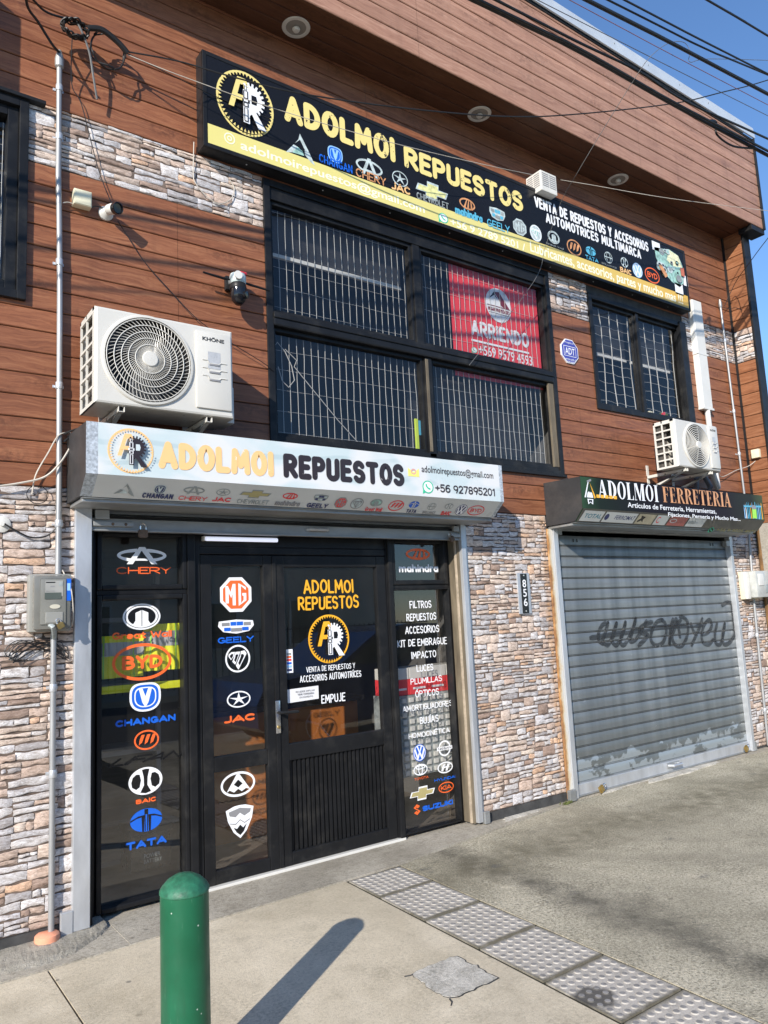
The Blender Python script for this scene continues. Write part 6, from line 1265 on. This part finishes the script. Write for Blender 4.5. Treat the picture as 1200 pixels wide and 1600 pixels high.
mb = MB(); mb.lathe([(.035, .066), (.036, .098), (.031, .10), (.027, .09), (.001, .089)], c0, M_SMOKE, dv, 24); mb.build('lens_hood', BC, True)
PZ = thing('dome_camera', 'silver and black pan-tilt security camera with two antennas beside the upper window', 'security camera', (2.1, -.1, 3.7))
mb = MB(); mb.box((2.04, -.03, 3.82), (2.15, .0, 3.92), M_BLACKT, .006); mb.lathe([(.05, 0), (.055, .012), (.055, .05), (.05, .065)], (2.095, -.10, 3.84), M_SILV, (0, 0, 1), 24); mb.lathe([(.055, 0), (.058, .01), (.052, .035)], (2.095, -.1, 3.80), M_BLACKT, (0, 0, 1), 24); mb.box((2.06, -.1, 3.86), (2.13, .0, 3.9), M_GALVD, .006); mb.lathe([(.028, 0), (.028, .012)], (2.07, -.155, 3.875), M_PVC, (0, -1, 0), 16); mb.build('housing', PZ, True)
mb = MB(); mb.lathe([(.05, .0), (.052, -.05), (.044, -.09), (.022, -.115), (.001, -.12)], (2.095, -.105, 3.81), M_SMOKE, (0, 0, 1), 24); mb.lathe([(.026, 0), (.026, .02), (.018, .022)], (2.12, -.14, 3.755), M_SMOKE, (.5, -.8, -.3), 16); mb.build('camera_dome', PZ, True)
for s in (-1, 1): mb = MB(); mb.tube([(2.095 + s * .055, -.09, 3.865), (2.095 + s * .09, -.09, 3.862), (2.095 + s * .24, -.09, 3.862 - .01 * s)], [.006, .009, .007], M_BLACKT, 8); mb.build('antenna', PZ, True)
mb = MB(); mb.box((2.1, -.13, 3.905), (2.15, -.06, 3.925), M_RED, .006); mb.build('warning_light', PZ)

SB = thing('siren_box', 'white slatted siren box fixed to the wall just above the signboard', 'siren', (5.2, -.1, 5.4))
mb = MB(); bx = (5.12, 5.335, -.19, -.005, 5.42, 5.62); mb.box((bx[0], bx[2], bx[4]), (bx[1], bx[3], bx[5]), M_PVC, .008); mb.build('case', SB)
mb = MB()
for c in range(2):
    for k in range(7): z = bx[4] + .05 + k * .02; mb.box((bx[0] + .02 + c * .095, bx[2] - .0015, z), (bx[0] + .105 + c * .095, bx[2] + .004, z + .009), M_GREYV)
for c in range(2):
    for k in range(7): z = bx[4] + .05 + k * .02; mb.box((bx[0] - .0015, bx[2] + .02 + c * .08, z), (bx[0] + .004, bx[2] + .09 + c * .08, z + .009), M_GREYV)
mb.build('slots', SB)
for i, x in enumerate((2.588, 4.425, 6.36)):
    o = thing('recessed_light', ('round recessed eave light above the left end of the signboard', 'round recessed eave light above the middle of the signboard', 'round recessed eave light above the right part of the signboard')[i], 'light', (x, -.148, 5.94), 'recessed lights in the eave')
    mb = MB(); mb.lathe([(.07, -.004), (.078, .006), (.10, .006), (.105, .0), (.10, -.006)], (x, -.148, 5.938), M_PVC, (0, 0, -1), 40, False); mb.build('trim_ring', o, True)
    mb = MB(); mb.lathe([(.078, .002), (.07, -.002), (.03, -.001), (.001, .0)], (x, -.148, 5.938), M_LAMPG, (0, 0, -1), 32); mb.lathe([(.02, 0), (.03, .015), (.022, .03), (.001, .034)], (x, -.148, 5.937), M_PVC, (0, 0, -1), 16); mb.build('lamp_glass', o, True)
mb = MB(); mb.lathe([(.045, 0), (.045, .008), (.03, .014), (.012, .016), (.012, .03)], (.715, .0, 2.19), M_PVC, (0, -1, 0), 20); tag(mb.build('wall_grommet', None, True), 'white round cable grommet on the stone left of the meter', 'grommet')

# ================================================================ BOLLARD
BO = thing('bollard', 'dark green steel bollard with a domed top in front of the shop door', 'bollard', (1.042, -1.768, 0))
mb = MB(); mb.lathe([(.083, -.05), (.0835, .0), (.0835, .66), (.083, .671)], (1.042, -1.768, 0), M_GREEN, (0, 0, 1), 64); mb.build('post', BO, True)
mb = MB(); mb.lathe([(.084, .668), (.0862, .671), (.0858, .679), (.078, .692), (.058, .712), (.034, .725), (.001, .731)], (1.042, -1.768, 0), M_GREENC, (0, 0, 1), 64); mb.build('cap', BO, True)

# ================================================================ CABLES
def cable(pts, r, m, label, n=7, name='cable', sm=True, group=None):
    if sm and len(pts) > 2:
        P = [Vector(p) for p in pts]; Q = [P[0]] + P + [P[-1]]; q = []
        for i in range(1, len(Q) - 2):
            for k in range(7):
                t = k / 7; q.append(.5 * (2 * Q[i] + (Q[i + 1] - Q[i - 1]) * t + (2 * Q[i - 1] - 5 * Q[i] + 4 * Q[i + 1] - Q[i + 2]) * t * t + (3 * Q[i] - Q[i - 1] - 3 * Q[i + 1] + Q[i + 2]) * t ** 3))
        pts = q + [P[-1]]
    mb = MB(); mb.tube(pts, r, m, n); o = mb.build(name, None, True); return tag(o, label, 'cable', group)
def ext(P, a, b):          # carry a street cable on past both ends of the photograph
    return [P[0] + (P[0] - P[1]).normalized() * a] + P + [P[-1] + (P[-1] - P[-2]).normalized() * b]
def street(pl, P, r, m, label): cable(ext([at(x, y, P) for x, y in pl], 6, 6), r, m, label, 8, 'street_cable', True, 'street cables overhead')
street([(740, 0), (900, 77.5), (1050, 162), (1200, 243)], 1.3, .016, M_CABLE, 'thickest black street cable sagging across the face of the eave')
street([(748, 0), (905, 76), (1055, 161), (1200, 236)], 1.34, .011, M_CABLE, 'black street cable twisted close above the thickest one')
street([(775, 0), (900, 64), (997, 111), (1075, 160), (1200, 217)], 1.36, .0095, M_CABLE, 'black street cable crossing from fascia to flashing at the roof corner')
street([(917, 0), (1045, 65), (1200, 147)], 1.6, .0145, M_CABLE, 'thick black street cable against the blue sky')
street([(950, 0), (1100, 75), (1200, 117)], 1.7, .007, M_CABLE, 'lower of two thin parallel black street cables in the sky')
street([(976, 0), (1085, 57), (1200, 115.5)], 1.75, .007, M_CABLE, 'upper of two thin parallel black street cables in the sky')
street([(1105, 0), (1150, 26), (1200, 56)], 1.9, .008, M_CABLE, 'lone black street cable in the top right corner of the sky')
street([(890, 0), (1045, 83), (1200, 164)], 1.5, .0028, M_CABLER, 'thin reddish street cable in the sky')
street([(840, 0), (1050, 106), (1200, 181)], 1.45, .0028, M_CABLEG, 'thin grey street cable running past the flashing')
cable([at(1110, 188, 1.3), at(1119, 191, 1.27), at(1120, 210, 1.26), at(1145, 228, 1.27), at(1178, 232, 1.3)], .009, M_CABLE, 'short hanging loop of black cable at the end of the fascia', 8)
cable([Vector((1.36, -.12, 5.22)), at(280, 96, .2), at(370, 122, .3), at(478, 147.5, .42), at(640, 170, .6), at(790, 182, .75), at(900, 178.5, .9), at(1050, 162, 1.1), at(1125, 145, 1.25), at(1200, 125, 1.4), at(1330, 80, 1.7)], .0052, M_CABLE, 'black service cable slung from the cable coil across the eave to the street', 7)
cable([Vector((1.36, -.12, 5.20)), at(280, 117.5, .2), at(430, 170, .26), at(616, 224, .32), at(760, 258, .28), at(832, 273, .2)], .0026, M_CABLEW, 'thin pale wire crossing the signboard to the white siren box', 6)
cable([at(876, 281, .2), at(930, 290, .3), at(1040, 309, .5), at(1180, 327, .8), at(1300, 340, 1.0)], .0026, M_CABLEW, 'thin pale wire leaving the siren box to the right', 6)
cable([Vector((1.34, -.12, 5.21)), at(290, 128, .18), at(340, 152, .115), at(420, 185, .13)], .003, M_CABLE, 'second black wire from the cable coil to the signboard face', 6)
cable([at(1220, 95, 1.6), at(1110, 92, 1.6), at(1078, 97, 1.58), at(1078, 80, 1.57), at(1068, 66, 1.56), at(1045, 67.5, 1.55), at(1020, 85, 1.5), at(1000, 110, 1.4), at(950, 190, 1.1), at(905, 265, .8), at(877, 315, .5), at(852, 386, .2), at(834, 440, .1), at(733, 571, .05)], .0024, M_CABLEG, 'hair-thin wire dropping from the street cables across the signboard to the window', 6)
cable([at(1132, 478, .06), at(1150, 440, .2), at(1170, 412, .6), at(1200, 372, 1.1), at(1260, 300, 1.8)], .004, M_CABLE, 'black wire rising from the right conduit out to the street', 6)
cable([at(1128, 480, .04), at(1140, 482, .1), at(1150, 481, .16), at(1160, 485, .2), at(1152, 482, .2)], .003, M_CABLE, 'short loose black wire tail at the top of the right conduit', 6)
cable([at(1100, 505, 2), at(1180, 480, 2.5), at(1260, 455, 3)], .002, M_CABLEG, 'faint thin wire right of the building corner', 6) if 0 else None
# the coil and leads at the head of the left conduit
random.seed(21); pts = []
for i in range(70):
    t = i * 2 * math.pi / 13; pts.append(Vector((1.045 + .075 * math.cos(t) * (1 + .1 * math.sin(i * 1.7)), -.10 + .02 * math.sin(i * 2.1) - i * .0004, 5.24 + .05 * math.sin(t) + .006 * math.sin(i * 1.3))))
cable(pts, .006, M_CABLE, 'tight coil of black cable at the head of the left conduit', 6)
pts = [Vector((1.245 + (.11 + .012 * math.sin(i)) * math.cos(i * 2 * math.pi / 12), -.10 + .015 * math.sin(i * 1.9), 5.19 + (.12 + .01 * math.cos(i * 1.1)) * math.sin(i * 2 * math.pi / 12))) for i in range(30)]
cable(pts, .005, M_CABLE, 'wider loose loop of black cable right of the tight coil', 6)
cable([Vector((1.05, -.11, 5.3)), Vector((1.08, -.12, 5.24)), Vector((1.13, -.11, 5.12)), Vector((1.16, -.09, 4.98)), Vector((1.19, -.06, 4.86))], .007, M_CABLEG, 'frayed grey cable tail hanging from the coil', 6)
cable([Vector((1.12, -.13, 5.27)), Vector((1.2, -.14, 5.285)), Vector((1.3, -.13, 5.25)), Vector((1.36, -.12, 5.21))], .018, M_CABLE, 'thick black splice sleeve beside the cable coil', 8)
cable([Vector((.975, -.04, 5.10)), at(82, 70, .08), at(60, 35, .12), at(43, 10, .2), at(40, -25, .35)], .008, M_CABLE, 'black cable rising from the left conduit head past the top edge', 7)
cable([Vector((1.05, -.1, 5.31)), at(75, 20, .12), at(52, 0, .2), at(30, -25, .35)], .007, M_CABLE, 'second black cable running from the coil up past the top edge', 7)
cable([Vector((1.03, -.11, 5.22)), at(112, 130, .04), at(128, 165, .03), at(153, 262, .03), at(176, 322, .04)], .003, M_CABLE, 'thin black wire dropping from the coil to the bullet camera', 6)
cable([at(184, 345, .05), at(200, 370, .03), at(225, 408, .025), at(262, 450, .025), at(310, 500, .03), at(360, 535, .03), at(410, 566, .03), at(428, 580, .02)], .0028, M_CABLE, 'thin black wire running behind the large air conditioner to the window', 6)
cable([at(140, 326, .03), at(150, 322, .03), at(162, 326, .03), at(172, 331, .04)], .0035, M_CABLE, 'short black lead joining the cream box to the bullet camera', 6)
cable([at(98, 317, .03), at(106, 316, .03), at(113, 318, .03)], .003, M_CABLEW, 'short pale lead joining the conduit to the cream box', 6)
cable([at(303, 222, .02), at(302, 270, .015), at(305, 285, .015), at(318, 302, .015), at(340, 318, .015), at(360, 312, .015), at(366, 295, .015), at(359, 281, .01)], .0035, M_CABLEW, 'pale cable looping over the stone from under the signboard', 6)
cable([at(-20, 762, .04), at(30, 755, .04), at(70, 745, .05), at(95, 722, .06), at(112, 695, .03), at(116, 690, .0)], .006, M_CABLEW, 'pale cable sweeping from the left edge up behind the white sign', 6)
cable([at(50, 772, .02), at(56, 742, .03), at(75, 708, .04), at(92, 680, .05), at(110, 676, .03)], .004, M_CABLEW, 'thin pale cable curving from stone to the sign beside the conduit', 6)
cable([at(100, 678, .05), at(115, 672, .1), at(132, 668, .2), at(118, 676, .06), at(100, 690, .05)], .006, M_CABLE, 'black cable looped round the conduit beside the white sign', 6)
pts = [Vector((.89 + .055 * math.cos(t * .5), -.02, 2.36 + .05 * math.sin(t * .5))) for t in range(26)]
cable(pts, .0022, M_CABLE, 'thin ring of wire on the stone below the planks', 5)
cable([Vector((.725, -.03, 2.19)), Vector((.78, -.03, 2.155)), Vector((.86, -.02, 2.12)), Vector((.94, -.02, 2.13)), Vector((.99, -.03, 2.18))], .005, M_CABLE, 'black cable from the white grommet to the left conduit', 6)
random.seed(12)
for k in range(3):
    pts = [Vector((.88 + .14 * math.sin(i * .9 + k) + .02 * k, -.02 - .006 * k, 1.52 + .045 * math.cos(i * 1.7 + k * 2) - .015 * k)) for i in range(16)]
    cable(pts, .0024, M_CABLE, ('upper', 'middle', 'lower')[k] + ' strand of the thin wire tangle under the grey meter', 5)
cable([at(97, 890, .03), at(102, 900, .06), at(112, 925, .12), at(114, 970, .08), at(105, 985, .03)], .0035, M_CABLEW, 'pale wire along the right side of the grey meter', 6)
cable([at(1122, 735, .1), at(1128, 745, .05), at(1150, 735, .02), at(1170, 728, .05), at(1183, 718, .1)], .004, M_CABLEW, 'pale wire from the small air conditioner to the far right box', 6)

# ================================================================ ACROSS THE STREET (seen in the glass)
H = thing('house', 'beige house across the street, seen only as a reflection in the glass', 'house', (4, -18, 0))
mb = MB(); mb.box((-9, -24, -.16), (16, -18, 4.4), M_HOUSE, .02); mb.build('wall', H)
mb = MB(); mb.prism([(-17.5, 4.4), (-21, 6.0), (-24.5, 4.4)], 'x', -9.5, 16.5, M_ROOF); mb.build('roof', H)
for x in (-6, -2.5, 1.2, 5, 9, 12.5):
    mb = MB(); mb.box((x, -18.03, .9), (x + 1.5, -17.96, 2.3), M_LCD); fr(mb, x - .06, x + 1.56, .84, 2.36, .07, -17.97, -17.92, M_PVC); mb.build('window', H)
mb = MB(); mb.box((3.3, -18.03, -.1), (4.3, -17.95, 2.1), M_COUNT); mb.build('door', H)
FN = thing('fence', 'dark metal railing across the street, reflected in the glass', 'fence', (4, -15, 0))
mb = MB()
for i in range(130): mb.box((-9 + i * .19, -15.01, -.1), (-8.98 + i * .19, -14.99, 1.5), M_BLACKT)
for z in (.1, 1.4): mb.box((-9, -15.02, z), (16, -14.98, z + .04), M_BLACKT)
mb.build('bars', FN)
g = MB(); slab(g, [(-40, -13.4), (50, -13.4), (50, -30), (-40, -30)], -.2, -.02, PAVE); struct(g, 'far_pavement')
CR = thing('parked_car', 'dark blue hatchback parked on the driveway, mirrored in the glass door', 'car', (6.3, -4.5, 0))
prof = [(4.15, .35), (4.12, .62), (4.25, .86), (5.25, .98), (5.95, 1.42), (6.5, 1.5), (7.6, 1.47), (8.2, 1.1), (8.35, .95), (8.38, .45), (8.2, .3), (4.3, .27)]
mb = MB(); rows = []
for y, sx, tp in ((-3.68, .985, .0), (-3.62, 1, .03), (-4.5, 1, .06), (-5.38, 1, .03), (-5.32, .985, 0)):
    pass
def sect(y, k): return [(6.3 + (x - 6.3) * k, y, z) for x, z in prof]
ysec = [(-3.72, .985), (-3.66, 1.0), (-5.34, 1.0), (-5.40, .985)]
mb.grid([sect(y, k) for y, k in ysec], M_CARB, True); mb.face(sect(*ysec[0]), M_CARB); mb.face(sect(*ysec[-1])[::-1], M_CARB); mb.build('body', CR)
for y in (-3.716, -5.404):
    mb = MB(); mb.face([(5.45, y, 1.0), (6.0, y, 1.38), (6.55, y, 1.43), (6.55, y, 1.0)], M_LCD); mb.face([(6.62, y, 1.0), (6.62, y, 1.43), (7.5, y, 1.41), (7.95, y, 1.08)], M_LCD); mb.build('side_glass', CR)
for x in (5.0, 7.55):
    for y, s in ((-3.69, 1), (-5.43, -1)):
        mb = MB(); mb.lathe([(.19, -.01), (.24, -.02), (.315, -.01), (.32, .1), (.315, .19), (.2, .2)], (x, y - .09 * 0 - (.18 if s > 0 else .0), .32 - .01), M_TYRE, (0, 1, 0), 32); t = mb.build('wheel', CR, True)
        mb = MB(); yy = y + (.03 if s > 0 else -.03); mb.lathe([(.205, 0), (.2, .006), (.19, 0)], (x, yy, .31), M_RIM, (0, s, 0), 32, False)
        for k in range(5): an = 2 * math.pi * k / 5 + .3; mb.tube([(x, yy, .31), (x + .1 * math.cos(an), yy, .31 + .1 * math.sin(an)), (x + .2 * math.cos(an), yy, .31 + .2 * math.sin(an))], .018, M_RIM, 6)
        mb.build('rim', t, True)
